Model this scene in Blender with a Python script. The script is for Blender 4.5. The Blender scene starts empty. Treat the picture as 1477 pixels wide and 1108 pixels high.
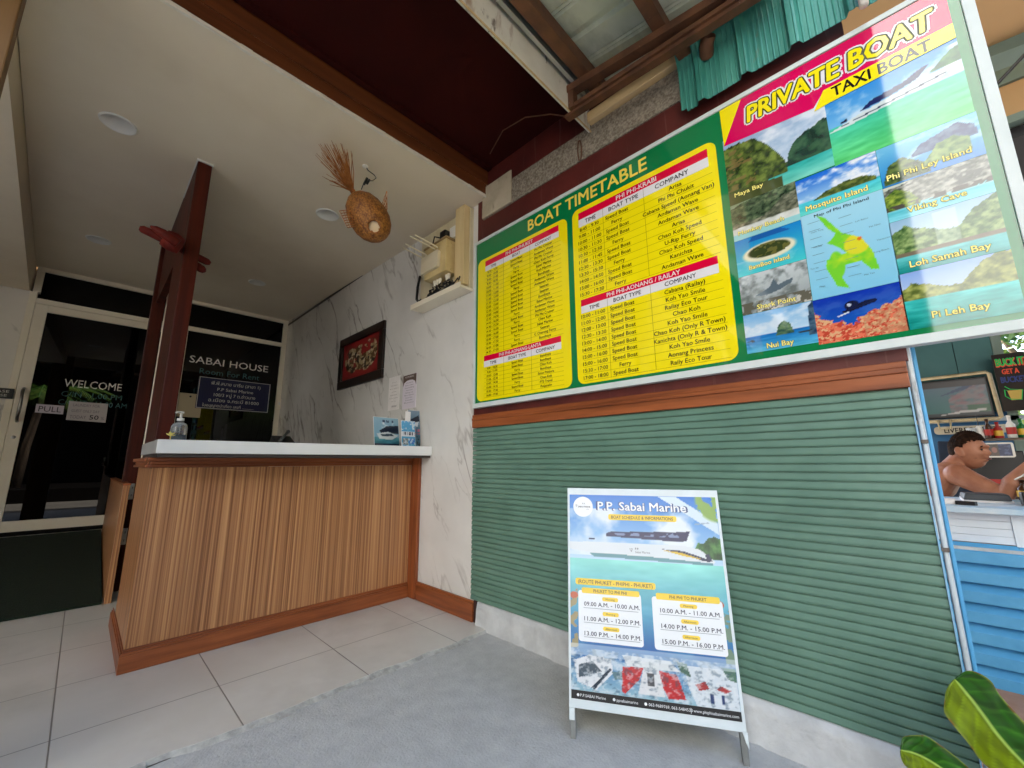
import bpy, bmesh, math, random
import numpy as np
from mathutils import Matrix, Vector
R = math.radians
rnd = random.Random(7)
sc = bpy.context.scene
col = sc.collection

# ------------------------------------------------------------------ camera, light, exposure
cam_d = bpy.data.cameras.new("camera"); cam = bpy.data.objects.new("camera", cam_d); col.objects.link(cam); sc.camera = cam
cam_d.sensor_fit = 'HORIZONTAL'; cam_d.sensor_width = 36; cam_d.lens = 14.399
cam_d.clip_start = 0.02; cam_d.clip_end = 500
YAW, PIT, ROL = R(45.882), R(10.809), R(-0.337)
_f = Vector((math.sin(YAW)*math.cos(PIT), math.cos(YAW)*math.cos(PIT), math.sin(PIT)))
_r = Vector((math.cos(YAW), -math.sin(YAW), 0)); _u = _r.cross(_f)
_r2 = _r*math.cos(ROL) + _u*math.sin(ROL); _u2 = _u*math.cos(ROL) - _r*math.sin(ROL)
cam.matrix_world = Matrix(((_r2.x, _u2.x, -_f.x, 0), (_r2.y, _u2.y, -_f.y, 0), (_r2.z, _u2.z, -_f.z, 0.97), (0, 0, 0, 1)))

SUN_EL, SUN_AZ = R(56), math.atan2(0.66, 0.75)      # the sun stands behind the shop, azimuth from +Y towards +X
world = bpy.data.worlds.new("World"); sc.world = world; world.use_nodes = True
wn = world.node_tree.nodes; wl = world.node_tree.links
sky = wn.new('ShaderNodeTexSky'); sky.sky_type = 'NISHITA'; sky.sun_disc = False
sky.sun_elevation = SUN_EL; sky.sun_rotation = SUN_AZ; sky.dust_density = 2.0; sky.air_density = 1.0
wl.new(sky.outputs[0], wn['Background'].inputs[0]); wn['Background'].inputs[1].default_value = 0.15
sun_d = bpy.data.lights.new("sun", 'SUN'); sun_d.energy = 5.0; sun_d.angle = R(0.53); sun_d.color = (1.0, 0.95, 0.87)
sun = bpy.data.objects.new("sun", sun_d); col.objects.link(sun)
sdir = Vector((math.sin(SUN_AZ)*math.cos(SUN_EL), math.cos(SUN_AZ)*math.cos(SUN_EL), math.sin(SUN_EL)))
sun.rotation_euler = sdir.to_track_quat('Z', 'Y').to_euler(); sun.location = (0, 0, 12)
sc.view_settings.view_transform = 'Standard'; sc.view_settings.look = 'None'
sc.view_settings.exposure = 2.78; sc.view_settings.gamma = 1.0
sc.render.engine = 'CYCLES'
sc.cycles.max_bounces = 10; sc.cycles.diffuse_bounces = 6; sc.cycles.glossy_bounces = 4
sc.cycles.caustics_reflective = False; sc.cycles.caustics_refractive = False; sc.cycles.sample_clamp_indirect = 4
sc.cycles.use_denoising = True

# ------------------------------------------------------------------ materials
def lin(c):
    c = np.asarray(c, float)/255.0
    return np.where(c <= 0.04045, c/12.92, ((c+0.055)/1.055)**2.4)
def L4(c): return tuple(lin(c)) + (1.0,)
MATS = {}
def mat(name, c1, c2=None, scale=(8, 8, 8), rough=0.6, metal=0.0, detail=4, lo=0.35, hi=0.65, bump=0.0, dist=0.0, spec=0.5,
        rough2=None, mid=None, coat=0.0, bscale=None):
    """noise-mottled principled material in object space"""
    if name in MATS: return MATS[name]
    m = bpy.data.materials.new(name); m.use_nodes = True; MATS[name] = m
    nt = m.node_tree; n = nt.nodes; l = nt.links; b = n['Principled BSDF']
    b.inputs['Roughness'].default_value = rough; b.inputs['Metallic'].default_value = metal
    b.inputs['Specular IOR Level'].default_value = spec
    if coat: b.inputs['Coat Weight'].default_value = coat; b.inputs['Coat Roughness'].default_value = 0.05
    if c2 is None:
        b.inputs['Base Color'].default_value = L4(c1)
        if not bump: return m
    tc = n.new('ShaderNodeTexCoord'); mp = n.new('ShaderNodeMapping'); mp.inputs['Scale'].default_value = scale
    l.new(tc.outputs['Object'], mp.inputs[0])
    ns = n.new('ShaderNodeTexNoise'); ns.inputs['Scale'].default_value = 1.0; ns.inputs['Detail'].default_value = detail
    ns.inputs['Roughness'].default_value = 0.6; ns.inputs['Distortion'].default_value = dist
    l.new(mp.outputs[0], ns.inputs['Vector'])
    if c2 is not None:
        rp = n.new('ShaderNodeValToRGB'); e = rp.color_ramp.elements
        e[0].position = lo; e[0].color = L4(c1); e[1].position = hi; e[1].color = L4(c2)
        if mid is not None:
            k = rp.color_ramp.elements.new((lo+hi)/2); k.color = L4(mid)
        l.new(ns.outputs[0], rp.inputs[0]); l.new(rp.outputs[0], b.inputs['Base Color'])
    if rough2 is not None:
        mr = n.new('ShaderNodeMapRange'); mr.inputs['To Min'].default_value = rough; mr.inputs['To Max'].default_value = rough2
        mr.inputs['From Min'].default_value = 0.3; mr.inputs['From Max'].default_value = 0.7
        l.new(ns.outputs[0], mr.inputs[0]); l.new(mr.outputs[0], b.inputs['Roughness'])
    if bump:
        bn = n.new('ShaderNodeBump'); bn.inputs['Strength'].default_value = bump; bn.inputs['Distance'].default_value = 0.01
        src = ns
        if bscale:
            src = n.new('ShaderNodeTexNoise'); src.inputs['Scale'].default_value = bscale; src.inputs['Detail'].default_value = 5
            l.new(tc.outputs['Object'], src.inputs['Vector'])
        l.new(src.outputs[0], bn.inputs['Height']); l.new(bn.outputs[0], b.inputs['Normal'])
    return m

def layer(m, col2, scale, lo, hi, amount=1.0, detail=5, seed=0.0):
    """a second coat of stain/dirt over a material's base colour"""
    nt = m.node_tree; n = nt.nodes; l = nt.links; b = n['Principled BSDF']; inp = b.inputs['Base Color']
    mx = n.new('ShaderNodeMix'); mx.data_type = 'RGBA'
    if inp.links: l.new(inp.links[0].from_socket, mx.inputs['A'])
    else: mx.inputs['A'].default_value = inp.default_value
    mx.inputs['B'].default_value = L4(col2)
    tc = n.new('ShaderNodeTexCoord'); mp = n.new('ShaderNodeMapping'); mp.inputs['Scale'].default_value = scale
    mp.inputs['Location'].default_value = (seed, seed*1.7, seed*0.6)
    l.new(tc.outputs['Object'], mp.inputs[0])
    ns = n.new('ShaderNodeTexNoise'); ns.inputs['Scale'].default_value = 1; ns.inputs['Detail'].default_value = detail; ns.inputs['Roughness'].default_value = .65
    l.new(mp.outputs[0], ns.inputs['Vector'])
    mr = n.new('ShaderNodeMapRange'); mr.inputs['From Min'].default_value = lo; mr.inputs['From Max'].default_value = hi; mr.inputs['To Max'].default_value = amount
    l.new(ns.outputs[0], mr.inputs[0]); l.new(mr.outputs[0], mx.inputs['Factor'])
    l.new(mx.outputs['Result'], inp); return m

def veins(m, col2, scale, width, amount, rot=(0, 0, 0), seed=0.0, mask=0.5):
    """thin marble veins where a warped noise crosses a level"""
    nt = m.node_tree; n = nt.nodes; l = nt.links; b = n['Principled BSDF']; inp = b.inputs['Base Color']
    mx = n.new('ShaderNodeMix'); mx.data_type = 'RGBA'
    if inp.links: l.new(inp.links[0].from_socket, mx.inputs['A'])
    else: mx.inputs['A'].default_value = inp.default_value
    mx.inputs['B'].default_value = L4(col2)
    tc = n.new('ShaderNodeTexCoord'); mp0 = n.new('ShaderNodeMapping'); mp0.inputs['Rotation'].default_value = rot
    mp = n.new('ShaderNodeMapping'); mp.inputs['Scale'].default_value = scale; mp.inputs['Location'].default_value = (seed, seed, seed)
    l.new(tc.outputs['Object'], mp0.inputs[0]); l.new(mp0.outputs[0], mp.inputs[0])
    ns = n.new('ShaderNodeTexNoise'); ns.inputs['Scale'].default_value = 1; ns.inputs['Detail'].default_value = 5; ns.inputs['Roughness'].default_value = .5; ns.inputs['Distortion'].default_value = .4
    l.new(mp.outputs[0], ns.inputs['Vector'])
    s = n.new('ShaderNodeMath'); s.operation = 'SUBTRACT'; s.inputs[1].default_value = 0.5; l.new(ns.outputs[0], s.inputs[0])
    a = n.new('ShaderNodeMath'); a.operation = 'ABSOLUTE'; l.new(s.outputs[0], a.inputs[0])
    mr = n.new('ShaderNodeMapRange'); mr.inputs['From Min'].default_value = 0; mr.inputs['From Max'].default_value = width
    mr.inputs['To Min'].default_value = amount; mr.inputs['To Max'].default_value = 0; l.new(a.outputs[0], mr.inputs[0])
    n2 = n.new('ShaderNodeTexNoise'); n2.inputs['Scale'].default_value = 2.2; n2.inputs['Detail'].default_value = 2; l.new(mp0.outputs[0], n2.inputs['Vector'])
    m2 = n.new('ShaderNodeMapRange'); m2.inputs['From Min'].default_value = mask-.08; m2.inputs['From Max'].default_value = mask+.12; l.new(n2.outputs[0], m2.inputs[0])
    mu = n.new('ShaderNodeMath'); mu.operation = 'MULTIPLY'; l.new(mr.outputs[0], mu.inputs[0]); l.new(m2.outputs[0], mu.inputs[1])
    l.new(mu.outputs[0], mx.inputs['Factor']); l.new(mx.outputs['Result'], inp); return m

def joints(m, px, py, w, colr, ox=0.0, oy=0.0, ax=(0, 1)):
    """grout lines every px, py along two object axes, darker and slightly sunk"""
    nt = m.node_tree; n = nt.nodes; l = nt.links; b = n['Principled BSDF']; inp = b.inputs['Base Color']
    tc = n.new('ShaderNodeTexCoord'); sp = n.new('ShaderNodeSeparateXYZ'); l.new(tc.outputs['Object'], sp.inputs[0])
    outs = []
    for axis, per, off in ((ax[0], px, ox), (ax[1], py, oy)):
        a = n.new('ShaderNodeMath'); a.operation = 'ADD'; a.inputs[1].default_value = -off + per*50 + per/2; l.new(sp.outputs[axis], a.inputs[0])
        mo = n.new('ShaderNodeMath'); mo.operation = 'MODULO'; mo.inputs[1].default_value = per; l.new(a.outputs[0], mo.inputs[0])
        s = n.new('ShaderNodeMath'); s.operation = 'SUBTRACT'; s.inputs[1].default_value = per/2; l.new(mo.outputs[0], s.inputs[0])
        ab = n.new('ShaderNodeMath'); ab.operation = 'ABSOLUTE'; l.new(s.outputs[0], ab.inputs[0])
        mr = n.new('ShaderNodeMapRange'); mr.inputs['From Min'].default_value = w*.5; mr.inputs['From Max'].default_value = w; mr.inputs['To Min'].default_value = 1; mr.inputs['To Max'].default_value = 0
        l.new(ab.outputs[0], mr.inputs[0]); outs.append(mr)
    mxm = n.new('ShaderNodeMath'); mxm.operation = 'MAXIMUM'; l.new(outs[0].outputs[0], mxm.inputs[0]); l.new(outs[1].outputs[0], mxm.inputs[1])
    mx = n.new('ShaderNodeMix'); mx.data_type = 'RGBA'
    if inp.links: l.new(inp.links[0].from_socket, mx.inputs['A'])
    else: mx.inputs['A'].default_value = inp.default_value
    mx.inputs['B'].default_value = L4(colr); l.new(mxm.outputs[0], mx.inputs['Factor']); l.new(mx.outputs['Result'], inp)
    bn = n.new('ShaderNodeBump'); bn.invert = True; bn.inputs['Strength'].default_value = .5; bn.inputs['Distance'].default_value = .003
    l.new(mxm.outputs[0], bn.inputs['Height'])
    if b.inputs['Normal'].links: l.new(b.inputs['Normal'].links[0].from_socket, bn.inputs['Normal'])
    l.new(bn.outputs[0], b.inputs['Normal']); return m

def print_mat(name, rough=0.25, coat=0.0, spec=.5):
    if name in MATS: return MATS[name]
    m = bpy.data.materials.new(name); m.use_nodes = True; MATS[name] = m
    n = m.node_tree.nodes; b = n['Principled BSDF']; a = n.new('ShaderNodeAttribute'); a.attribute_name = 'print'
    m.node_tree.links.new(a.outputs['Color'], b.inputs['Base Color']); b.inputs['Roughness'].default_value = rough
    b.inputs['Specular IOR Level'].default_value = spec
    if coat: b.inputs['Coat Weight'].default_value = coat; b.inputs['Coat Roughness'].default_value = .03
    return m

# ------------------------------------------------------------------ mesh builder
BASE = {}
def tag(o, label=None, cat=None, group=None, kind=None):
    if label: o['label'] = label
    if cat: o['category'] = cat
    if group: o['group'] = group
    if kind: o['kind'] = kind
    return o
def thing(name, label, cat, loc, group=None):
    o = bpy.data.objects.new(name, None); col.objects.link(o); o.location = loc; o.empty_display_size = .1
    BASE[o.name] = Vector(loc); return tag(o, label, cat, group)
def base_of(parent): return BASE[parent.name] if parent is not None else Vector((0, 0, 0))
def link_mesh(name, me, parent=None, loc=None):
    o = bpy.data.objects.new(name, me); col.objects.link(o)
    if parent is not None:
        o.parent = parent; BASE[o.name] = base_of(parent); me.transform(Matrix.Translation(-base_of(parent)))
    elif loc is not None:
        me.transform(Matrix.Translation(-Vector(loc))); o.location = loc; BASE[o.name] = Vector(loc)
    else: BASE[o.name] = Vector((0, 0, 0))
    return o
class MB:
    def __init__(s, xf=None): s.v = []; s.f = []; s.mi = []; s.m = 0; s.xf = xf
    def add(s, vs, fs):
        b = len(s.v)
        s.v += [tuple(s.xf @ Vector(p)) for p in vs] if s.xf else [tuple(p) for p in vs]
        s.f += [tuple(b+i for i in f) for f in fs]; s.mi += [s.m]*len(fs); return s
    def box(s, x0, y0, z0, x1, y1, z1):
        if x0 > x1: x0, x1 = x1, x0
        if y0 > y1: y0, y1 = y1, y0
        if z0 > z1: z0, z1 = z1, z0
        v = [(x0,y0,z0),(x1,y0,z0),(x1,y1,z0),(x0,y1,z0),(x0,y0,z1),(x1,y0,z1),(x1,y1,z1),(x0,y1,z1)]
        return s.add(v, [(0,3,2,1),(4,5,6,7),(0,1,5,4),(1,2,6,5),(2,3,7,6),(3,0,4,7)])
    def hexa(s, v): return s.add(v, [(0,3,2,1),(4,5,6,7),(0,1,5,4),(1,2,6,5),(2,3,7,6),(3,0,4,7)])
    def quad(s, a, b, c, d): return s.add([a, b, c, d], [(0, 1, 2, 3)])
    def prism(s, pts, z0, z1):
        n = len(pts); v = [(x, y, z0) for x, y in pts] + [(x, y, z1) for x, y in pts]
        return s.add(v, [tuple(range(n))[::-1], tuple(range(n, 2*n))] + [(i, (i+1) % n, n+(i+1) % n, n+i) for i in range(n)])
    def rrect(s, x0, y0, x1, y1, r, z0, z1, k=5):
        pts = []
        for cx, cy, a0 in ((x1-r, y1-r, 0), (x0+r, y1-r, 90), (x0+r, y0+r, 180), (x1-r, y0+r, 270)):
            pts += [(cx+r*math.cos(R(a0+90*i/k)), cy+r*math.sin(R(a0+90*i/k))) for i in range(k+1)]
        return s.prism(pts, z0, z1)
    def tube(s, pts, r, seg=8, caps=True):
        pts = [Vector(p) for p in pts]; rs = r if isinstance(r, (list, tuple)) else [r]*len(pts); v = []; fs = []
        n = len(pts); up = None
        for i, p in enumerate(pts):
            t = (pts[min(i+1, n-1)] - pts[max(i-1, 0)]).normalized()
            if up is None: up = Vector((0, 0, 1)) if abs(t.z) < .9 else Vector((1, 0, 0))
            a = t.cross(up).normalized(); up = a.cross(t).normalized()
            for k in range(seg):
                w = 2*math.pi*k/seg; v.append(p + (a*math.cos(w) + up*math.sin(w))*rs[i])
        for i in range(n-1):
            for k in range(seg):
                fs.append((i*seg+k, i*seg+(k+1) % seg, (i+1)*seg+(k+1) % seg, (i+1)*seg+k))
        if caps: fs += [tuple(range(seg))[::-1], tuple((n-1)*seg+k for k in range(seg))]
        return s.add(v, fs)
    def lathe(s, prof, c=(0, 0, 0), seg=20, axis=None):
        M = Matrix.Translation(c)
        if axis is not None: M = M @ Vector(axis).normalized().to_track_quat('Z', 'Y').to_matrix().to_4x4()
        v = []; fs = []
        for r, z in prof:
            for k in range(seg):
                w = 2*math.pi*k/seg; v.append(M @ Vector((r*math.cos(w), r*math.sin(w), z)))
        for i in range(len(prof)-1):
            for k in range(seg): fs.append((i*seg+k, i*seg+(k+1) % seg, (i+1)*seg+(k+1) % seg, (i+1)*seg+k))
        if prof[0][0] > 1e-4: fs.append(tuple(range(seg))[::-1])
        if prof[-1][0] > 1e-4: fs.append(tuple((len(prof)-1)*seg+k for k in range(seg)))
        return s.add(v, fs)
    def build(s, name, mats, parent=None, smooth=False, bevel=0, loc=None, **tags):
        me = bpy.data.meshes.new(name); me.from_pydata(s.v, [], s.f)
        for m in (mats if isinstance(mats, (list, tuple)) else [mats]): me.materials.append(m)
        me.polygons.foreach_set('material_index', s.mi); 
        if smooth: me.polygons.foreach_set('use_smooth', [True]*len(s.f))
        me.update(); o = link_mesh(name, me, parent, loc)
        if bevel:
            b = o.modifiers.new('bevel', 'BEVEL'); b.width = bevel; b.segments = 2; b.limit_method = 'ANGLE'; b.angle_limit = R(40)
        if tags: tag(o, **tags)
        return o
def frame(o, u, v):
    u = Vector(u).normalized(); v = Vector(v).normalized(); n = u.cross(v)
    return Matrix(((u.x, v.x, n.x, o[0]), (u.y, v.y, n.y, o[1]), (u.z, v.z, n.z, o[2]), (0, 0, 0, 1)))

# ------------------------------------------------------------------ lettering
CAP = 0.729
class TB:
    def __init__(s, fr): s.fr = fr; s.items = []
    def add(s, txt, cap, u, v, m=0, al='C', fit=None, bold=0.0, shear=0.0, n=0.001, rot=0.0):
        s.items.append((txt, cap, u, v, m, al, fit, bold, shear, n, rot)); return s
    def each(s, name, mats, parent=None):
        """one part per line of text"""
        for it in s.items:
            t = TB(s.fr); t.items = [it]; t.build(name, mats, parent)
    def build(s, name, mats, parent=None, **tags):
        objs = []
        for it in s.items:
            cu = bpy.data.curves.new('t', 'FONT'); cu.body = it[0]; cu.size = 1.0; cu.resolution_u = 2; cu.shear = it[8]
            cu.fill_mode = 'FRONT'; cu.dimensions = '2D'
            o = bpy.data.objects.new('t', cu); col.objects.link(o); objs.append(o)
        dg = bpy.context.evaluated_depsgraph_get(); dg.update()
        V = []; F = []; MI = []
        for o, it in zip(objs, s.items):
            me = bpy.data.meshes.new_from_object(o.evaluated_get(dg)); nv = len(me.vertices)
            if nv:
                co = np.empty(nv*3, 'f'); me.vertices.foreach_get('co', co); co = co.reshape(-1, 3)
                k = it[1]/CAP; x = co[:, 0]; x0, x1 = x.min(), x.max()
                kx = it[6]/(x1-x0) if it[6] else k
                xx = (x - (x0 if it[5] == 'L' else x1 if it[5] == 'R' else (x0+x1)/2))*kx; yy = co[:, 1]*k
                c, sn = math.cos(it[10]), math.sin(it[10]); bo = it[7]*k
                nd = 1 if not bo else (4 if it[7] < .03 else 10); polys = [list(p.vertices) for p in me.polygons]
                for q in range(nd):                                   # heavier strokes: copies a hair apart
                    sx = bo*math.cos(2*math.pi*q/nd+.4) if bo else 0; sy = bo*math.sin(2*math.pi*q/nd+.4) if bo else 0; b = len(V)
                    for a, d in zip(xx+sx, yy+sy): V.append(s.fr @ Vector((it[2]+a*c-d*sn, it[3]+a*sn+d*c, it[9]+q*.00002)))
                    for p in polys: F.append([b+i for i in p]); MI.append(it[4])
            cu = o.data; bpy.data.objects.remove(o); bpy.data.curves.remove(cu); bpy.data.meshes.remove(me)
        me = bpy.data.meshes.new(name); me.from_pydata([tuple(v) for v in V], [], F)
        for m in mats: me.materials.append(m)
        me.polygons.foreach_set('material_index', MI); me.update()
        o = link_mesh(name, me, parent)
        if tags: tag(o, **tags)
        return o

# ------------------------------------------------------------------ printed pictures (fine grids with a printed colour per point)
def noise2(nx, ny, fx, fy, seed, octv=4, gain=.55):
    r = np.random.RandomState(seed); out = np.zeros((ny, nx)); amp = 1; tot = 0
    for o in range(octv):
        gx, gy = int(fx*2**o)+3, int(fy*2**o)+3; g = r.rand(gy, gx)
        x = np.linspace(0, fx*2**o, nx); y = np.linspace(0, fy*2**o, ny)
        xi = x.astype(int); yi = y.astype(int); tx = x-xi; ty = y-yi; tx = tx*tx*(3-2*tx); ty = ty*ty*(3-2*ty)
        a = g[np.ix_(yi, xi)]; b = g[np.ix_(yi, xi+1)]; c = g[np.ix_(yi+1, xi)]; d = g[np.ix_(yi+1, xi+1)]
        out += amp*((a*(1-tx)+b*tx)*(1-ty)[:, None] + (c*(1-tx)+d*tx)*ty[:, None]); tot += amp; amp *= gain
    return out/tot
class Pic:
    def __init__(s, nx, ny, c=(255, 255, 255)):
        s.nx, s.ny = nx, ny; s.a = np.zeros((ny, nx, 3)); s.a[:] = c
        s.X, s.Y = np.meshgrid(np.linspace(0, 1, nx), np.linspace(0, 1, ny))
    def n(s, fx, fy, seed, o=4): return noise2(s.nx, s.ny, fx, fy, seed, o)
    def mix(s, m, c):
        m = np.clip(m, 0, 1)[..., None]; s.a = s.a*(1-m) + (np.asarray(c, float) if np.ndim(c) < 3 else c)*m; return s
    def grad(s, y0, y1, c0, c1):
        t = np.clip((s.Y-y0)/(y1-y0), 0, 1)[..., None]; g = np.asarray(c0, float)*(1-t)+np.asarray(c1, float)*t
        m = ((s.Y >= min(y0, y1)) & (s.Y <= max(y0, y1)))[..., None]; s.a = np.where(m, g, s.a); return s
    def poly(s, pts):
        x, y = s.X, s.Y; ins = np.zeros(x.shape, bool); n = len(pts); j = n-1
        for i in range(n):
            xi, yi = pts[i]; xj, yj = pts[j]
            if yi != yj: ins ^= ((yi > y) != (yj > y)) & (x < (xj-xi)*(y-yi)/(yj-yi)+xi)
            j = i
        return ins.astype(float)
    def ell(s, cx, cy, rx, ry): return np.clip((1-((s.X-cx)/rx)**2-((s.Y-cy)/ry)**2)*4, 0, 1)
    def clouds(s, y0, y1, seed, amt=1.0, th=.5):
        k = s.n(4, 5, seed, 5); s.mix(np.clip((k-th)*5, 0, 1)*((s.Y > y0) & (s.Y < y1))*amt, (240, 245, 250)); return s
    def hill(s, ridge, y0, cdark, clight, seed, f=14):
        """land below a ridge polyline, textured"""
        xs = [p[0] for p in ridge]; ys = [p[1] for p in ridge]
        h = np.interp(s.X[0], xs, ys) + (noise2(s.nx, 1, 18, 1, seed, 4)[0]-.5)*.06
        m = ((s.Y < h[None, :]) & (s.Y > y0) & (s.X >= xs[0]) & (s.X <= xs[-1])).astype(float)
        t = np.clip((s.n(f, f, seed+3, 4)-.3)*2.5, 0, 1)[..., None]
        s.mix(m, np.asarray(cdark, float)*(1-t)+np.asarray(clight, float)*t); return s
    def water(s, y0, y1, c0, c1, seed, rip=28):
        s.grad(y0, y1, c0, c1); k = s.n(5, 22, seed, 3)-.5
        m = ((s.Y >= y0) & (s.Y <= y1))[..., None]; s.a = np.where(m, np.clip(s.a+k[..., None]*rip*2, 0, 255), s.a); return s
    def build(s, name, fr, u0, v0, u1, v1, n, m, parent=None, **tags):
        nx, ny = s.nx, s.ny
        U, Vv = np.meshgrid(np.linspace(u0, u1, nx), np.linspace(v0, v1, ny))
        P = np.stack([U.ravel(), Vv.ravel(), np.full(nx*ny, n)], 1); M = np.array(fr)
        P = P @ M[:3, :3].T + M[:3, 3]
        i = np.arange(nx*ny).reshape(ny, nx); q = np.stack([i[:-1, :-1], i[:-1, 1:], i[1:, 1:], i[1:, :-1]], -1).reshape(-1, 4)
        me = bpy.data.meshes.new(name); me.vertices.add(nx*ny); me.vertices.foreach_set('co', P.ravel().astype('f'))
        me.loops.add(len(q)*4); me.loops.foreach_set('vertex_index', q.ravel().astype('i'))
        me.polygons.add(len(q)); me.polygons.foreach_set('loop_start', np.arange(0, len(q)*4, 4, dtype='i'))
        me.update(calc_edges=True)
        at = me.color_attributes.new('print', 'FLOAT_COLOR', 'POINT')
        c = np.ones((nx*ny, 4), 'f'); c[:, :3] = lin(np.clip(s.a, 0, 255)*.93).reshape(-1, 3); at.data.foreach_set('color', c.ravel())
        me.materials.append(m); o = link_mesh(name, me, parent)
        if tags: tag(o, **tags)
        return o

# ------------------------------------------------------------------ palette
tile_m = joints(layer(mat('floor_tile', (200,196,188), (210,206,199), (3,3,3), rough=.32, rough2=.5, detail=5), (160,154,146), (1.3,1.1,1), .5, .78, .6, seed=3), .505, .51, .0030, (128,122,115), ox=.047, oy=2.36)
concrete_m = layer(layer(layer(mat('concrete_ground', (178,178,177), (192,192,190), (14,14,14), rough=.85, bump=.45, bscale=110, detail=8), (158,157,153), (1.2,1.0,1), .52, .80, .45, seed=2), (120,118,114), (150,150,150), .66, .72, .6, seed=8, detail=2), (136,133,128), (34,34,34), .66, .76, .5, seed=5)
street_m = mat('street_concrete', (122,116,106), (138,131,121), (.8,.8,.8), rough=.9, bump=.2, bscale=20)
marble_m = veins(veins(mat('marble_tile', (206,204,200), (220,218,214), (1.5,1.5,1.5), rough=.22, spec=.5), (116,108,102), (1.0,2.2,.55), .016, .75, rot=(R(28),0,0), seed=1.3, mask=.44), (138,130,124), (2.2,3.6,1.0), .012, .5, rot=(R(34),0,0), seed=5.1, mask=.5)
marble2_m = veins(mat('marble_tile_rear', (220,214,204), (228,222,212), (1.5,1.5,1.5), rough=.25), (140,132,124), (2.6,1,.9), .014, .6, rot=(0,R(30),0), seed=2.3)
ceil_m = layer(mat('ceiling_paint', (220,207,184), (226,214,192), (1.2,1.2,1.2), rough=.85), (180,160,132), (.7,.6,1), .52, .8, .35, seed=4)
plaster_m = mat('white_plaster', (178,180,181), (202,204,204), (7,7,7), rough=.9, bump=.9, bscale=18)
trimwood_m = mat('trim_wood', (104,52,25), (164,92,50), (26,1.6,26), rough=.42, detail=6, lo=.3, hi=.7, mid=(140,75,38), bump=.12)
trimwoodx_m = mat('trim_wood_cross', (104,52,25), (164,92,50), (1.6,26,26), rough=.42, detail=6, lo=.3, hi=.7, mid=(140,75,38), bump=.12)
trimwoodz_m = mat('trim_wood_upright', (104,52,25), (160,88,48), (26,26,1.6), rough=.42, detail=6, lo=.3, hi=.7, mid=(136,72,37))
zebra_m = layer(mat('zebra_laminate', (126,78,48), (204,152,102), (110,110,.3), rough=.38, detail=8, lo=.34, hi=.66, mid=(172,119,77)), (96,58,36), (60,60,.4), .54, .68, .5, seed=9)
darkpost_m = mat('dark_red_wood', (44,14,8), (82,28,14), (14,14,.8), rough=.5, detail=4, spec=.2)
carved_m = mat('carved_red_wood', (78,16,9), (108,28,16), (20,20,20), rough=.6, spec=.25)
maroon_m = layer(mat('maroon_paint', (70,22,18), (94,34,28), (3,3,3), rough=.55), (128,96,88), (2,26,1.2), .6, .72, .45, seed=6)
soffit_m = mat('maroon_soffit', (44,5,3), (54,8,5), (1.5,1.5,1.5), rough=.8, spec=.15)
beamwood_m = mat('front_beam_wood', (76,38,16), (112,60,28), (1.3,18,18), rough=.5, detail=6, lo=.3, hi=.7)
rustwhite_m = layer(layer(mat('weathered_white_paint', (206,202,188), (224,221,210), (4,4,4), rough=.6), (128,84,48), (9,9,2.4), .56, .70, .85, seed=5), (74,52,34), (16,16,5), .64, .7, .8, seed=12)
rustwood_m = layer(mat('brown_steel', (74,46,30), (106,68,44), (9,9,9), rough=.6, detail=6), (190,170,150), (22,22,22), .69, .73, .7, seed=4)
roof_m = layer(mat('old_roof_sheet', (176,184,166), (196,202,184), (3,3,3), rough=.55), (96,92,74), (1.8,4,1), .5, .72, .6, seed=3)
teal_m = layer(mat('teal_sheet', (44,116,104), (74,146,132), (7,7,1.2), rough=.45), (112,84,62), (9,9,3), .60, .70, .7, seed=7)
lintel_m = mat('pebbled_concrete', (104,94,80), (156,146,130), (70,70,70), rough=.9, detail=3, bump=.4)
beige_m = mat('beige_timber', (188,158,112), (212,184,138), (18,1.2,18), rough=.6)
green_m = layer(layer(mat('green_cladding', (90,124,109), (99,134,118), (5,5,5), rough=.45), (72,104,90), (2,1.2,3), .5, .75, .5, seed=2), (124,150,138), (3,.45,31), .52, .74, .35, seed=7)
cream_m = mat('cream_aluminium', (230,220,198), (236,227,206), (4,4,4), rough=.4)
steel_m = mat('brushed_steel', (150,148,142), None, rough=.3, metal=1.0)
glass_m = mat('dark_door_glass', (2,2,3), None, rough=.01, spec=.36)
white_m = mat('white_plastic', (222,220,214), None, rough=.4)
slab_m = mat('white_counter_slab', (222,222,220), (230,230,228), (3,3,3), rough=.18)
black_m = mat('black_plastic', (16,16,17), None, rough=.45)
cream_box_m = layer(mat('aged_cream_plastic', (200,176,122), (212,190,138), (6,6,6), rough=.5), (150,120,76), (5,5,5), .58, .75, .5, seed=2)
paper_m = mat('white_paper', (222,218,216), (230,226,224), (20,20,20), rough=.8)
ink_m = mat('black_ink', (14,14,14), None, rough=.6)
greyink_m = mat('grey_ink', (110,104,112), None, rough=.7)
whiteink_m = mat('white_lettering', (214,210,202), None, rough=.5)
blue_m = layer(mat('blue_paint', (72,150,200), (88,166,214), (5,5,5), rough=.55), (40,62,74), (14,14,14), .68, .72, .8, seed=6)
palewhite_m = mat('pale_blue_white_paint', (206,218,230), (216,228,238), (5,5,5), rough=.5)
turf_m = mat('green_turf', (3,18,5), (9,34,9), (90,90,90), rough=.95, bump=.6)
tan_m = mat('tan_paint', (196,158,112), (206,168,122), (1.5,1.5,1.5), rough=.8)
greygreen_m = mat('grey_green_paint', (112,132,124), (126,146,138), (2,2,2), rough=.6)
teal_panel_m = mat('teal_board', (58,104,108), (72,120,122), (2,2,2), rough=.6)
straw_m = mat('orange_straw', (140,80,34), (182,118,60), (30,30,30), rough=.7)
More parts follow.
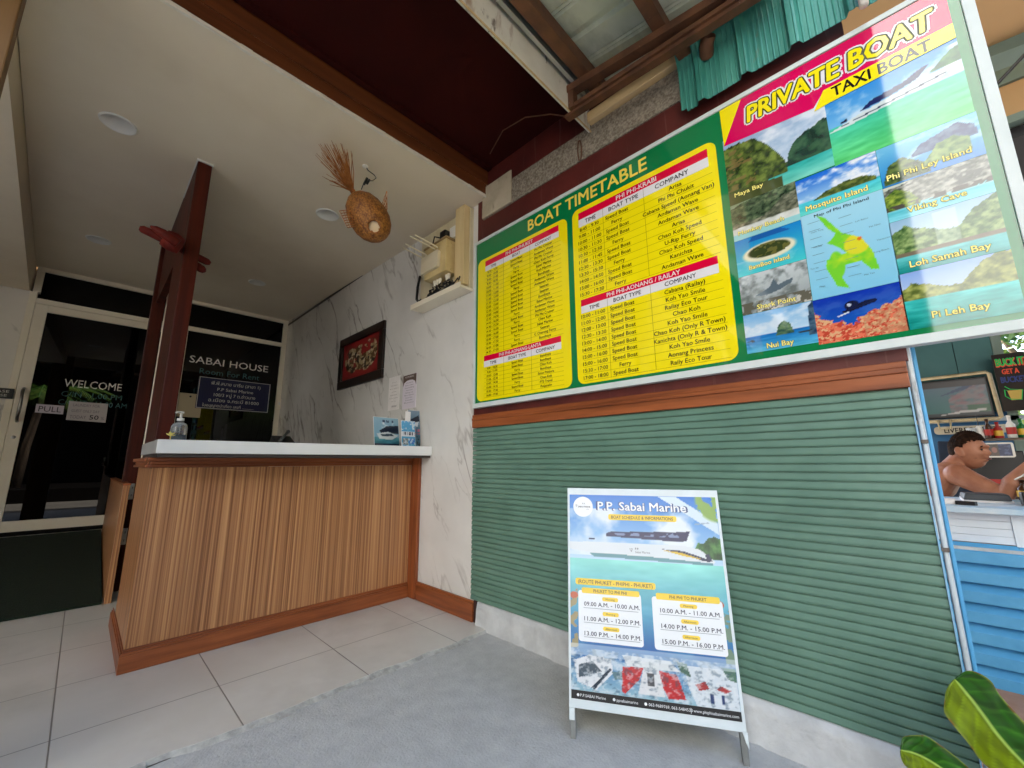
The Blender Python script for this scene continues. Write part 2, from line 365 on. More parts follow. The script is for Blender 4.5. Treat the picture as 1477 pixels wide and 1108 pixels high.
skin_m = layer(mat('sunburnt_skin', (142,92,70), (166,114,88), (9,9,9), rough=.5), (96,70,60), (16,16,16), .62, .70, .55, seed=3)
MATS['sunburnt_skin'].node_tree.nodes['Principled BSDF'].inputs['Specular IOR Level'].default_value = .3
hair_m = mat('dark_brown_hair', (18,11,7), (44,27,16), (40,40,90), rough=.9, bump=.5, spec=.1)

# ------------------------------------------------------------------ ground and floors
MB().box(-150, -150, -.40, 150, 150, -.034).build('ground', street_m, kind='structure')
MB().box(-7.2, -1.1, -.03, 1.90, 1.955, -.012).build('concrete_apron', concrete_m, kind='structure')
apr = MB(); pts = [(-4.0, 2.02)]
k = 90; apr_pts = []
for i in range(k+1):
    x = -4 + 5.83*i/k; apr_pts.append((x, 1.963 + .009*math.sin(x*7.1) + .005*math.sin(x*23+1) + rnd.uniform(-.005, .005)))
MB().prism([(-4, 6.4), (-4, apr_pts[0][1])] + apr_pts[1:] + [(1.83, 6.4)], -.012, 0).build('shop_floor', tile_m, kind='structure')
edge = MB()                                                        # broken mortar lip where the tiles stop
for i in range(0, k, 1):
    (x0, y0), (x1, y1) = apr_pts[i], apr_pts[i+1]; w = .014 + .02*max(0, math.sin(i*.9))**3 + rnd.uniform(0, .012)
    edge.hexa([(x0, y0-w, -.013), (x1, y1-w, -.013), (x1, y1-.0005, -.013), (x0, y0-.0005, -.013), (x0, y0-w, -.0118), (x1, y1-w, -.0118), (x1, y1-.0003, -.0006), (x0, y0-.0003, -.0006)])
edge.build('mortar_edge', mat('grey_mortar', (150,148,143), (184,182,176), (30,30,30), rough=.95, bump=.5), kind='structure')
MB().hexa([(-1.4, 4.27, .0008), (.205, 4.27, .0008), (.205, 6.22, .0008), (-1.4, 6.22, .0008), (-1.4, 4.28, .006), (.205, 4.28, .006), (.205, 6.22, .306), (-1.4, 6.22, .306)]).build('entrance_ramp', concrete_m, kind='structure')
dm = thing('door_mat', 'dark green turf mat covering the ramp below the glass door', 'door mat', (-.5, 5.2, .15))
MB().hexa([(-1.1, 4.262, .003), (.222, 4.262, .003), (.222, 6.16, .299), (-1.1, 6.16, .299), (-1.1, 4.262, .016), (.222, 4.262, .016), (.222, 6.16, .312), (-1.1, 6.16, .312)]).build('turf', turf_m, dm)

MB().box(1.95, -6, -.033, 3.0, 2.0, -.026).build('path', mat('brown_path', (150,118,98), (174,142,122), (5,5,5), rough=.9, bump=.4), kind='structure')

# ------------------------------------------------------------------ shop shell
def zc(y): return 2.872 + .0295*(y-2.0)
MB().hexa([(-.432, 2.001, zc(2.001)), (1.832, 2.001, zc(2.001)), (1.832, 6.32, zc(6.32)), (-.606, 6.32, zc(6.32)), (-.432, 2.001, 3.05), (1.832, 2.001, 3.05), (1.832, 6.32, 3.05), (-.606, 6.32, 3.05)]).build('ceiling', ceil_m, kind='structure')
lip = MB()
for i in range(46):
    x = -.43 + i*.049; t = rnd.uniform(.004, .014) if i % 7 else .018
    lip.box(x, 1.990-t*.25, 2.868-t*.35, x+.049, 2.0005, 2.8835)
lip.build('ceiling_edge_plaster', mat('ceiling_edge_white', (216,208,192), (226,219,205), (20,20,20), rough=.8), kind='structure')
bk = thing('ceiling_bulkhead', 'beige boxed bulkhead left of the glass door', 'bulkhead', (-1.5, 4.2, 2.72))
MB().hexa([(-3.4, 1.99, 2.722), (-.44, 1.99, 2.722), (-.61, 6.28, 2.722), (-3.4, 6.28, 2.722), (-3.4, 1.99, 3.04), (-.434, 1.99, 3.04), (-.604, 6.28, 3.04), (-3.4, 6.28, 3.04)]).build('bulkhead_box', ceil_m, bk)
wl_ = thing('rear_wall', 'beige marble tiled wall left of the glass door', 'wall', (-1.5, 6.35, 0))
MB().box(-3.4, 6.31, 0, -.606, 6.45, 3.0).build('tiles', marble2_m, wl_)
w2 = thing('side_wall', 'plain plaster wall closing the far left of the shop', 'wall', (-3.45, 4.2, 0))
MB().box(-3.5, 2.0, 0, -3.4, 6.4, 3.0).build('plaster', ceil_m, w2)
mw = thing('marble_wall', 'white marble tiled wall with grey veins beside the reception counter', 'wall', (1.86, 4.2, 0))
MB().box(1.818, 2.098, 0, 1.90, 6.40, 3.06).build('tiles', marble_m, mw)
MB().box(1.796, 2.099, .001, 1.817, 2.73, .108).box(1.802, 2.099, .108, 1.817, 2.73, .122).build('skirting_board', trimwood_m, mw, bevel=.003)
MB().box(1.790, 2.732, .001, 1.817, 2.834, 1.02).build('corner_board', trimwoodz_m, mw, bevel=.003)
MB().box(1.811, 2.84, 2.99-.06, 1.8175, 6.28, 2.955).build('ceiling_cable', black_m, mw)

# upper storey keeps the sun off the shop front
us = thing('upper_storey', 'upper floor of the shop house above the maroon soffit', 'building', (-.8, 5.5, 3.1))
MB().box(-6.0, 1.999, 3.125, 4.6, 10.0, 6.6).build('wall', tan_m, us)
MB().box(-6.3, 1.4, 6.605, 4.9, 10.4, 6.75).build('roof', roof_m, us)
nb = thing('neighbouring_shop', 'closed grey shop front further along to the left', 'building', (-5, 5, 0))
MB().box(-6.5, 2.2, 0, -3.52, 9, 3.0).build('wall', mat('grey_shopfront', (70,66,60), (84,80,74), (2,2,2), rough=.7), nb)

fb = thing('front_beam', 'brown moulded wooden beam along the front of the ceiling', 'beam', (.3, 2.05, 2.88))
MB().box(-3.4, 1.994, 2.884, 1.806, 1.9985, 2.965).box(-3.4, 1.998, 2.965, 1.806, 1.9995, 2.976).box(-3.4, 1.988, 2.976, 1.806, 1.9985, 3.088).build('moulding', beamwood_m, fb, bevel=.002)
MB().box(-3.4, 1.9995, 2.884, -.61, 2.12, 3.09).build('core', beamwood_m, fb)
so = thing('soffit', 'dark maroon boarded soffit under the upper floor', 'soffit', (.3, 1.6, 3.09))
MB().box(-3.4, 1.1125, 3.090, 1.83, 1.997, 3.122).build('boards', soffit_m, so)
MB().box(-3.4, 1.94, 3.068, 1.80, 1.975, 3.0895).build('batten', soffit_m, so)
ff = thing('fascia_beam', 'white rust streaked fascia beam above the maroon soffit edge', 'beam', (.3, 1.12, 2.85))
MB().box(-3.4, 1.100, 2.846, 1.80, 1.112, 3.085).build('face', rustwhite_m, ff, bevel=.003)
MB().box(-3.4, 1.095, 2.842, 1.80, 1.0995, 2.852).build('drip_edge', beige_m, ff)
lp = thing('left_post', 'brown wooden post at the left end of the shop front', 'post', (-.47, 2.05, 0))
MB().box(-.60, 1.93, 0, -.342, 1.986, 3.06).build('shaft', mat('olive_brown_wood', (96,66,28), (122,88,44), (14,14,1), rough=.55), lp, bevel=.004)

# glazed shop front at the back
gf = thing('glass_shopfront', 'cream framed glass shop front with dark panes and lettering at the back of the shop', 'shop front', (.6, 6.31, 0))
MB().box(-.605, 6.27, .30, -.553, 6.34, 2.72).box(-.588, 6.262, 2.72, -.534, 6.34, 2.955).box(-.588, 6.262, 2.955, 1.815, 6.34, 3.012)\
    .box(1.757, 6.262, .30, 1.815, 6.34, 2.955).box(-.553, 6.268, 2.605, 1.757, 6.335, 2.66).box(.645, 6.266, .30, .70, 6.336, 2.605).box(.70, 6.27, .30, 1.757, 6.33, .36)\
    .build('frame', cream_m, gf, bevel=.003)
MB().box(-.534, 6.296, 2.66, 1.757, 6.306, 2.955).build('transom_pane', glass_m, gf)
MB().box(.70, 6.296, .36, 1.757, 6.306, 2.605).build('window_pane', glass_m, gf)
dr = MB().box(-.55, 6.262, .345, -.462, 6.305, 2.60).box(.56, 6.262, .345, .640, 6.305, 2.60).box(-.462, 6.263, 2.527, .56, 6.304, 2.60).box(-.462, 6.263, .345, .56, 6.304, .445).build('door', cream_m, gf, bevel=.003)
MB().box(-.462, 6.285, .445, .56, 6.293, 2.527).build('door_pane', glass_m, dr)
MB().tube([(-.503, 6.262, 1.39), (-.503, 6.20, 1.42), (-.500, 6.178, 1.50), (-.498, 6.172, 1.56), (-.500, 6.178, 1.62), (-.503, 6.20, 1.69), (-.503, 6.262, 1.72)], .013, 10).build('handle', steel_m, dr, smooth=True)
MB().lathe([(.016, 0), (.016, .006), (.008, .008), (.0, .008)], (-.502, 6.262, 1.237), 14, (0, -1, 0)).build('lock', steel_m, dr)
BF = frame((0, 6.285, 0), (1, 0, 0), (0, 0, 1))
door_ink = mat('green_grey_film', (46,92,92), None, rough=.6)
TB(BF).add('WELCOME', .085, -.025, 1.775, 0, fit=.44, rot=-.0).add('C/IN : 1.00 PM', .058, -.02, 1.672, 1, fit=.46).add('C/OUT : 11.00 AM', .058, -.0, 1.585, 1, fit=.52).each('door_lettering', [whiteink_m, door_ink], dr)
BF2 = frame((0, 6.2955, 0), (1, 0, 0), (0, 0, 1))
TB(BF2).add('SABAI HOUSE', .092, 1.19, 2.212, 0, fit=.87).add('Room For Rent', .075, 1.20, 2.085, 1, fit=.66).each('window_lettering', [whiteink_m, door_ink], gf)
pl = thing('riser_wall', 'grey tiled riser below the glass shop front', 'wall', (.6, 6.33, 0))
MB().box(-.604, 6.24, 0, 1.815, 6.33, .299).build('tiles', tile_m, pl)
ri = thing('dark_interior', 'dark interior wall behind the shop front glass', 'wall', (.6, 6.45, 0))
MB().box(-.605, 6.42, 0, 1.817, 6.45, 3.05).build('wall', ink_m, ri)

# things on the shop front
bs = thing('shop_address_sign', 'dark blue sign with Thai address lines on the back window', 'sign', (1.28, 6.28, 1.85))
navy_m = mat('navy_sign_film', (14,18,62), None, rough=.35)
MB().box(.873, 6.284, 1.650, 1.677, 6.2945, 2.052).build('plate', navy_m, bs)
bsF = frame((0, 6.2835, 0), (1, 0, 0), (0, 0, 1))
e = MB(bsF)
for a in ((.880, 1.656, 1.670, 1.661), (.880, 2.041, 1.670, 2.046), (.880, 1.661, .885, 2.041), (1.665, 1.661, 1.670, 2.041)): e.box(a[0], a[1], 0, a[2], a[3], .001)
e.build('border', whiteink_m, bs)
TB(bsF).add('พี.พี.สบาย มารีน (สาขา 1)', .042, 1.28, 1.962, fit=.55).add('P.P Sabai Marine', .04, 1.275, 1.888, fit=.40).add('100/3 หมู่ 7 ต.อ่าวนาง', .042, 1.275, 1.815, fit=.46).add('อ.เมือง จ.กระบี่ 81000', .042, 1.275, 1.745, fit=.56).add('ใบอนุญาตนำเที่ยว เลขที่ ..............', .036, 1.22, 1.678, fit=.56).each('lettering', [whiteink_m], bs)
pn = thing('pull_notice', 'white handwritten PULL paper strip on the glass door', 'notice', (-.3, 6.28, 1.53))
MB().hexa([(-.402, 6.2815, 1.49), (-.209, 6.2815, 1.484), (-.209, 6.2842, 1.484), (-.402, 6.2842, 1.49), (-.404, 6.2815, 1.575), (-.211, 6.2815, 1.572), (-.211, 6.2842, 1.572), (-.404, 6.2842, 1.575)]).build('paper', mat('lilac_paper', (196,186,196), None, rough=.8), pn)
TB(frame((0, 6.2812, 0), (1, 0, 0), (0, 0, 1))).add('PULL', .058, -.305, 1.502, fit=.155).build('lettering', [ink_m], pn)
nn = thing('discount_notice', 'white handwritten 50 percent paper notice on the glass door', 'notice', (-.03, 6.28, 1.52))
MB().hexa([(-.181, 6.2815, 1.430), (.115, 6.2815, 1.418), (.115, 6.2842, 1.418), (-.181, 6.2842, 1.430), (-.183, 6.2815, 1.626), (.111, 6.2815, 1.624), (.111, 6.2842, 1.624), (-.183, 6.2842, 1.626)]).build('paper', mat('grey_paper', (188,180,178), None, rough=.8), nn)
TB(frame((0, 6.2812, 0), (1, 0, 0), (0, 0, 1))).add('LAUNDRY FOR', .03, -.05, 1.575, 1, fit=.2).add('GUEST ONLY DAY', .03, -.05, 1.515, 1, fit=.21).add('TODAY', .036, -.10, 1.447, 1, fit=.12).add('50', .048, .02, 1.445, 0, fit=.07, bold=.012).add('%', .03, .085, 1.447, 1).build('lettering', [ink_m, greyink_m], nn)
cn = thing('card_notice', 'plain cream card taped low on the window behind the counter', 'notice', (.82, 6.29, 1.67))
MB().box(.705, 6.286, 1.532, .935, 6.2945, 1.822).build('card', mat('cream_card', (170,156,128), None, rough=.8), cn)
MB().lathe([(.012, 0), (.008, .006), (0, .007)], (.815, 6.286, 1.785), 10, (0, -1, 0)).build('pin', black_m, cn)
kp = thing('door_notice_plate', 'small black plate with pale letters left of the door handle', 'notice', (-.61, 6.26, 1.65))
MB().box(-.78, 6.25, 1.605, -.560, 6.262, 1.705).build('plate', black_m, kp, bevel=.002)
TB(frame((0, 6.2495, 0), (1, 0, 0), (0, 0, 1))).add('PLEASE', .026, -.665, 1.662, fit=.15).add('CLOSE', .026, -.665, 1.622, fit=.13).build('lettering', [whiteink_m], kp)
sb = thing('switch_box', 'small cream switch box on the right frame of the back window', 'switch', (1.78, 6.25, 1.78))
MB().box(1.765, 6.225, 1.715, 1.812, 6.2615, 1.855).build('box', cream_m, sb, bevel=.004)
MB().box(1.778, 6.220, 1.765, 1.800, 6.2245, 1.805).build('rocker', white_m, sb)

# ------------------------------------------------------------------ ceiling lights
def downlight(x, y, label):
    z = zc(y); t = thing('ceiling_downlight', label, 'ceiling light', (x, y, z), 'round recessed ceiling lights')
    MB().lathe([(.0705, -.004), (.074, -.009), (.081, -.008), (.085, -.0015), (.085, -.0008)], (x, y, z), 32).build('trim_ring', white_m, t, smooth=True)
    MB().lathe([(.0, -.0025), (.0715, -.0025), (.0715, -.0009)], (x, y, z), 32).build('diffuser', mat('unlit_diffuser', (168,156,148), None, rough=.4), t)
downlight(-.112, 3.04, 'large round white ceiling light left of the red post, nearest the front')
downlight(-.163, 5.02, 'small round white ceiling light near the top of the glass door')
downlight(1.092, 3.08, 'round white ceiling light just behind the woven fish lamp')
downlight(1.095, 5.02, 'smallest ceiling light, above the SABAI HOUSE window')

# ------------------------------------------------------------------ reception counter
rc = thing('reception_counter', 'wood laminate reception counter with a thick white top', 'counter', (1.0, 3.2, 0))
MB().box(.252, 2.834, .098, 1.789, 2.862, .952).build('front_panel', zebra_m, rc)
MB().box(.252, 2.8625, .098, .2615, 3.56, .952).build('side_panel', zebra_m, rc, label='shaded end panel of the counter facing the door')
MB().box(.238, 2.814, .001, 1.789, 2.833, .080).box(.242, 2.819, .080, 1.789, 2.833, .090).box(.247, 2.825, .090, 1.789, 2.833, .1035)\
    .build('skirting_board', trimwoodx_m, rc, bevel=.002)
MB().box(.238, 2.8335, .001, .2515, 3.68, .080).box(.242, 2.8335, .080, .2515, 3.68, .090).box(.247, 2.8335, .090, .2515, 3.68, .1035).build('side_skirting', trimwood_m, rc, bevel=.002)
MB().box(.236, 2.818, .953, 1.789, 2.87, .967).box(.240, 2.824, .967, 1.789, 2.87, .985).box(.228, 2.808, .985, 1.789, 2.87, 1.004).build('top_moulding', trimwoodx_m, rc, bevel=.003)
MB().box(.226, 2.8705, .953, .262, 3.56, .967).box(.234, 2.8705, .967, .262, 3.56, .985).box(.220, 2.8705, .985, .262, 3.56, 1.004).build('side_moulding', trimwood_m, rc, bevel=.003)
MB().box(.236, 2.60, 1.022, 1.816, 3.34, 1.089).build('countertop', slab_m, rc, bevel=.004)
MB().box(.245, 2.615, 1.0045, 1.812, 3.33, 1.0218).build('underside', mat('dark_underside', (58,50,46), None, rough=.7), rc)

# posts, carving, low partition, sockets
p1 = thing('red_post', 'deep dark red wooden post rising from inside the counter', 'post', (.30, 3.3, 0))
MB().box(.264, 3.06, 0, .340, 3.60, zc(3.06)-.012).build('shaft', darkpost_m, p1, bevel=.006)
MB().box(.258, 3.053, zc(3.06)-.0118, .346, 3.606, zc(3.06)-.001).build('cap', white_m, p1)
p2 = thing('red_post', 'slim dark red wooden post standing behind the low partition by the glass door', 'post', (.27, 4.65, 0))
MB().box(.240, 4.6, 0, .326, 4.70, zc(4.6)-.002).build('shaft', darkpost_m, p2, bevel=.006)
hb = thing('header_board', 'dark board joining the tops of the two red posts', 'beam', (.29, 4.0, 2.6))
MB().box(.266, 3.601, 2.36, .312, 4.599, zc(3.6)-.003).build('board', darkpost_m, hb)
co = thing('conduit', 'thin pale cable conduit running up between the red posts', 'conduit', (.335, 4.58, 0))
MB().tube([(.338, 4.585, .02), (.338, 4.585, 2.60)], .010, 8).build('tube', cream_m, co, smooth=True)
cv = thing('carved_ornament', 'carved red wooden rods crossing the red post below the ceiling', 'ornament', (.23, 3.16, 2.3))
MB().tube([(.052, 3.13, 2.352), (.066, 3.13, 2.350), (.12, 3.13, 2.337), (.22, 3.14, 2.315), (.33, 3.14, 2.278), (.395, 3.14, 2.262), (.412, 3.14, 2.256)], [.012, .023, .024, .027, .024, .022, .011], 12).build('rod', carved_m, cv, smooth=True)
MB().tube([(.092, 2.985, 2.318), (.115, 2.985, 2.312), (.15, 2.985, 2.298), (.2255, 2.985, 2.262)], [.004, .018, .026, .03], 12).build('pointed_end', carved_m, cv, smooth=True)
MB().tube([(.338, 3.13, 2.214), (.37, 3.13, 2.200), (.385, 3.13, 2.192), (.392, 3.13, 2.188)], [.027, .025, .018, .004], 12).build('pointed_end', carved_m, cv, smooth=True)
MB().lathe([(.0, -.05), (.05, -.045), (.062, 0), (.05, .045), (.0, .05)], (.205, 3.05, 2.29), 16, (1, 0, -.35)).build('hub', carved_m, cv, smooth=True)
lpt = thing('low_partition', 'low wood laminate partition along the right side of the ramp', 'partition', (.25, 5.2, 0))
MB().box(.232, 4.25, .001, .270, 6.22, .815).build('panel', zebra_m, lpt, bevel=.003)
MB().box(.228, 4.246, .8155, .274, 6.22, .832).build('cap', trimwood_m, lpt, bevel=.003)
for zz, lab in ((.755, 'white double socket on the red post, upper of the two'), (.41, 'white double socket on the red post, lower of the two')):
    s = thing('wall_socket', lab, 'socket', (.298, 4.595, zz), 'white sockets on the red post')
    MB().box(.277, 4.586, zz-.062, .319, 4.5985, zz+.062).build('plate', white_m, s, bevel=.004)
    h = MB()
    for dz in (-.03, .03):
        for dx in (-.008, .008): h.box(.298+dx-.002, 4.5845, zz+dz-.008, .298+dx+.002, 4.5858, zz+dz+.008)
    h.build('slots', ink_m, s)

# counter-top things
sz = thing('sanitizer_bottle', 'clear pump bottle with blue gel on the left end of the counter top', 'bottle', (.335, 2.80, 1.09))
clear_m = mat('clear_plastic', (214,222,226), None, rough=.08); clear_m.node_tree.nodes['Principled BSDF'].inputs['Transmission Weight'].default_value = .85
gel_m = mat('blue_gel', (40,120,196), None, rough=.2)
MB().lathe([(.0, .001), (.033, .001), (.036, .006), (.036, .075), (.03, .092), (.014, .102), (.013, .108)], (.335, 2.80, 1.089), 24).build('body', clear_m, sz, smooth=True)
MB().lathe([(.0, .003), (.0335, .003), (.0335, .034), (.0, .034)], (.335, 2.80, 1.089), 24).build('gel', gel_m, sz, smooth=True)
MB().lathe([(.016, .108), (.016, .122), (.006, .124), (.006, .146), (.012, .148), (.012, .158), (.0, .160)], (.335, 2.80, 1.089), 16).tube([(.335, 2.80, 1.242), (.315, 2.775, 1.242), (.308, 2.766, 1.236)], .005, 8).build('pump', white_m, sz, smooth=True)
fl = thing('yellow_flower', 'small pale yellow flower beside the sanitizer bottle', 'flower', (.298, 2.74, 1.09))
m_ = MB()
for a in range(7):
    w = a*2*math.pi/7; d = Vector((math.cos(w)*.8, math.sin(w)*.5, .3+.6*abs(math.sin(w))))
    c0 = Vector((.298, 2.745, 1.112)); t = d*.028; s_ = Vector((-math.sin(w), .3, math.cos(w)*.4))*.006
    m_.quad(c0, c0+t*.6+s_, c0+t, c0+t*.6-s_)
m_.tube([(.298, 2.745, 1.0895), (.298, 2.745, 1.112)], .002, 6).build('petals', mat('pale_yellow', (226,214,120), None, rough=.6), fl)
tb = thing('desk_telephone', 'dark desk telephone at the back of the counter', 'telephone', (.93, 3.2, 1.09))
MB().hexa([(.90, 3.14, 1.0895), (1.05, 3.14, 1.0895), (1.05, 3.30, 1.0895), (.90, 3.30, 1.0895), (.915, 3.18, 1.115), (1.04, 3.18, 1.115), (1.04, 3.29, 1.17), (.915, 3.29, 1.17)]).build('base', black_m, tb, bevel=.006)
MB().tube([(.94, 3.165, 1.125), (.965, 3.20, 1.15), (1.00, 3.245, 1.185), (1.02, 3.28, 1.20)], [.014, .010, .010, .015], 10).build('handset', mat('grey_plastic', (70,74,72), None, rough=.4), tb, smooth=True)

def leaflet(name, label, p0, p1, zb, zt, lean, pic, n=.0):
    a = Vector((p0[0], p0[1], zb)); b = Vector((p1[0], p1[1], zb)); u = (b-a).normalized(); back = Vector((-u.y, u.x, 0))
    v = (Vector((0, 0, 1)) + back*lean).normalized(); F = frame(a, u, v); w = (b-a).length; h = zt-zb
    t = thing(name, label, 'brochure', tuple((a+b)/2))
    MB(F).box(0, 0, -.004, w, h, 0).build('card', paper_m, t)
    pic.build('cover', F, .002, .002, w-.002, h-.002, .0006, print_mat('satin_print', .3), t)
def boatpic(seed, nx=46, ny=56, dark=True):
    p = Pic(nx, ny); p.grad(0, 1, (120,170,196), (150,186,206)); p.clouds(.3, 1, seed)
    p.water(0, .3, (40,100,120), (90,160,170), seed)
    p.mix(p.poly([(.2,.52),(.5,.70),(1.0,.74),(1.0,.45),(.3,.42)]), (28,40,60)); p.mix(p.poly([(.1,.42),(.55,.5),(.98,.38),(.7,.22),(.2,.25)]), (214,220,222))
    p.mix(p.poly([(.25,.40),(.7,.44),(.8,.36),(.3,.33)]), (40,66,84)); p.mix((p.Y < .09).astype(float), (20,34,60)); p.mix(((p.n(30, 6, seed+1, 1) > .55) & (p.Y > .82) & (p.Y < .92) & (p.X > .2) & (p.X < .8)).astype(float), (60,80,110))
    return p
def listpic(seed, nx=34, ny=56):
    p = Pic(nx, ny); p.grad(0, 1, (60,150,190), (90,170,220)); p.mix(((p.Y > .62)*(p.n(6, 8, seed) > .5)).astype(float), (210,225,235))
    p.mix(((p.Y > .38) & (p.Y < .58)).astype(float), (220,222,226)); p.mix(((p.Y > .42) & (p.Y < .55) & (p.n(14, 4, seed+1, 2) > .5)).astype(float), (60,50,70))
    p.mix(((p.Y > .05) & (p.Y < .3) & (p.X > .08) & (p.X < .46)).astype(float), (120,130,130)); p.mix(((p.Y > .08) & (p.Y < .3) & (p.X > .52) & (p.X < .94)).astype(float), (40,110,190))
    p.mix(((p.Y < .3) & (p.n(12, 12, seed+2, 3) > .56)).astype(float)*.8, (210,220,226)); return p
def darkpic(seed):
    p = Pic(26, 56); p.grad(0, 1, (60,110,130), (130,150,170)); p.mix(p.poly([(.1,.72),(.9,.88),(1,.7),(.2,.6)]), (26,34,54)); p.mix(p.poly([(.1,.62),(.9,.70),(.8,.55)]), (214,218,224))
    for y in (.36, .42, .47): p.mix(((abs(p.Y-y) < .018) & (p.n(16, 3, seed, 1) > .3)).astype(float), (196,110,130))
    p.mix(((p.Y < .28) & (p.n(8, 10, seed+5, 2) > .52)).astype(float), (36,52,60)); return p
leaflet('boat_leaflet', 'wide blue speedboat leaflet leaning at the back of the counter', (1.425, 2.745), (1.645, 2.775), 1.0895, 1.305, .16, boatpic(31))
leaflet('ferry_leaflet', 'narrow tall leaflet against the marble wall at the counter end', (1.700, 2.745), (1.806, 2.74), 1.0895, 1.375, .12, darkpic(41))
leaflet('tour_leaflet', 'small bright blue leaflet standing in front of the other brochures', (1.588, 2.655), (1.712, 2.665), 1.0895, 1.278, .10, listpic(51))
ch = thing('card_holder', 'clear card holder with white cards behind the blue leaflet', 'card holder', (1.66, 2.72, 1.09))
MB().box(1.648, 2.718, 1.0895, 1.692, 2.726, 1.352).build('cards', paper_m, ch)
MB().box(1.640, 2.727, 1.0895, 1.698, 2.731, 1.30).build('back', clear_m, ch)

# ------------------------------------------------------------------ on the marble wall
pf = thing('picture_frame', 'black framed red picture of gold elephants on the marble wall', 'picture', (1.80, 3.87, 2.0))
pf_F = frame((1.8175, 4.348, 0), (0, -1, 0), (0, 0, 1))
f_ = MB(pf_F); W_, Z0, Z1 = .952, 1.735, 2.288
f_.box(0, Z0, 0, W_, Z0+.085, .03).box(0, Z1-.085, 0, W_, Z1, .03).box(0, Z0+.085, 0, .085, Z1-.085, .03).box(W_-.085, Z0+.085, 0, W_, Z1-.085, .03).build('frame', mat('black_lacquer', (20,10,10), (30,14,12), (6,6,6), rough=.35), pf, bevel=.006)
p = Pic(110, 60, (150,14,22)); p.mix(np.clip(p.n(5, 4, 3)-.45, 0, 1)*2, (104,10,14))
msk = np.zeros_like(p.X)
for cx, cy, rx, ry in ((.24,.52,.18,.32), (.5,.52,.25,.34), (.76,.56,.18,.36), (.30,.30,.10,.16), (.66,.28,.10,.16), (.82,.7,.08,.14)): msk = np.maximum(msk, p.ell(cx, cy, rx, ry))
body = (msk > .1) & (p.n(9, 6, 9, 3) > .36); p.mix(body*1.0, (92,62,26)); p.mix((body & (p.n(16, 11, 12, 3) > .54))*1.0, (176,160,118)); p.mix((body & (p.n(18, 12, 15, 3) > .6))*1.0, (208,198,168)); p.mix((body & (p.n(14, 9, 19, 3) > .62))*1.0, (34,22,14))
p.build('picture', pf_F, .083, Z0+.083, W_-.083, Z1-.083, .012, print_mat('satin_print', .3), pf)
wn1 = thing('price_notice', 'plain white paper notice taped to the marble wall, left of the pair', 'notice', (1.815, 3.2, 1.57))
nF = frame((1.8172, 3.292, 0), (0, -1, 0), (0, 0, 1))
MB(nF).box(0, 1.42, 0, .186, 1.716, .0015).build('paper', paper_m, wn1)
t_ = TB(nF)
for i in range(7): t_.add(['of 3 hours', 'Phuket', 'Krabi', 'Ao Nang', 'Railay', 'Koh Lanta', 'Koh Yao'][i], .010, .093, 1.66-.028*i, 1, fit=.08+.03*(i % 3), n=.0022)
t_.add('OPEN DAILY', .016, .105, 1.445, 0, fit=.09, n=.0022, bold=.01).build('lettering', [greyink_m, mat('light_grey_ink', (160,152,150), None, rough=.8)], wn1)
wn2 = thing('menu_notice', 'white paper notice with a brown arched top on the marble wall, right of the pair', 'notice', (1.815, 2.95, 1.56))
nF2 = frame((1.8172, 3.056, 0), (0, -1, 0), (0, 0, 1))
MB(nF2).box(0, 1.41, 0, .208, 1.70, .0015).build('paper', mat('lilac_white_paper', (214,206,216), None, rough=.7), wn2)
MB(nF2).prism([(.004, 1.60), (.02, 1.632), (.06, 1.648), (.104, 1.652), (.15, 1.648), (.188, 1.632), (.204, 1.60), (.204, 1.697), (.004, 1.697)], .0016, .0024).build('heading_band', mat('brown_band', (92,74,64), None, rough=.6), wn2)
t_ = TB(nF2).add('ROOM SERVICE', .014, .104, 1.672, 1, fit=.13, n=.003)
for i, s_ in enumerate(['Information', 'Boat ticket', 'Snorkelling', 'Taxi boat', 'Fishing trip', 'Bus ticket', 'Laundry', 'Transfer', 'Room']): t_.add(s_, .0105, .104, 1.624-.021*i, 0, fit=.10+.02*(i % 3), n=.0022)
t_.build('lettering', [greyink_m, paper_m], wn2)

# junction box group
bb = thing('backboard', 'cream wooden backboard with a ledge high on the marble wall', 'board', (1.80, 2.48, 2.5))
MB().box(1.788, 2.155, 2.215, 1.817, 2.80, 2.86).build('panel', mat('cream_board', (196,184,152), (208,197,166), (3,9,3), rough=.6), bb)
MB().box(1.700, 2.155, 2.195, 1.817, 2.80, 2.2145).box(1.700, 2.155, 2.215, 1.706, 2.80, 2.235).build('ledge', cream_m, bb)
MB().box(1.735, 2.165, 2.2355, 1.7875, 2.272, 2.868).build('batten', mat('pale_timber', (204,180,130), (218,196,148), (20,20,1.5), rough=.6), bb, bevel=.004)
jb = thing('junction_box', 'aged cream plastic junction box on the backboard', 'electrical box', (1.73, 2.43, 2.5))
MB().box(1.672, 2.297, 2.362, 1.7875, 2.575, 2.622).build('body', cream_box_m, jb, bevel=.006)
MB().box(1.664, 2.285, 2.6225, 1.7875, 2.585, 2.636).build('lid', mat('brown_cream', (150,128,90), None, rough=.5), jb, bevel=.003)
for yy in (2.33, 2.355, 2.44, 2.475, 2.51): MB().lathe([(.012, 0), (.014, -.004), (.014, -.02), (.009, -.024), (.009, -.045)], (1.73, yy, 2.3615), 12).build('cable_gland', cream_m, jb, smooth=True)
for a in ((2.2965, 2.60), (2.2965, 2.385)): MB().box(1.715, 2.290, a[1]-.012, 1.735, a[0], a[1]+.004).build('clasp', cream_box_m, jb, bevel=.002)
ro = thing('wifi_router', 'white router with four rod antennas fixed to the junction box', 'router', (1.65, 2.46, 2.48))
rF = frame((1.671, 2.585, 2.41), (0, -1, 0), (0, 0, 1))
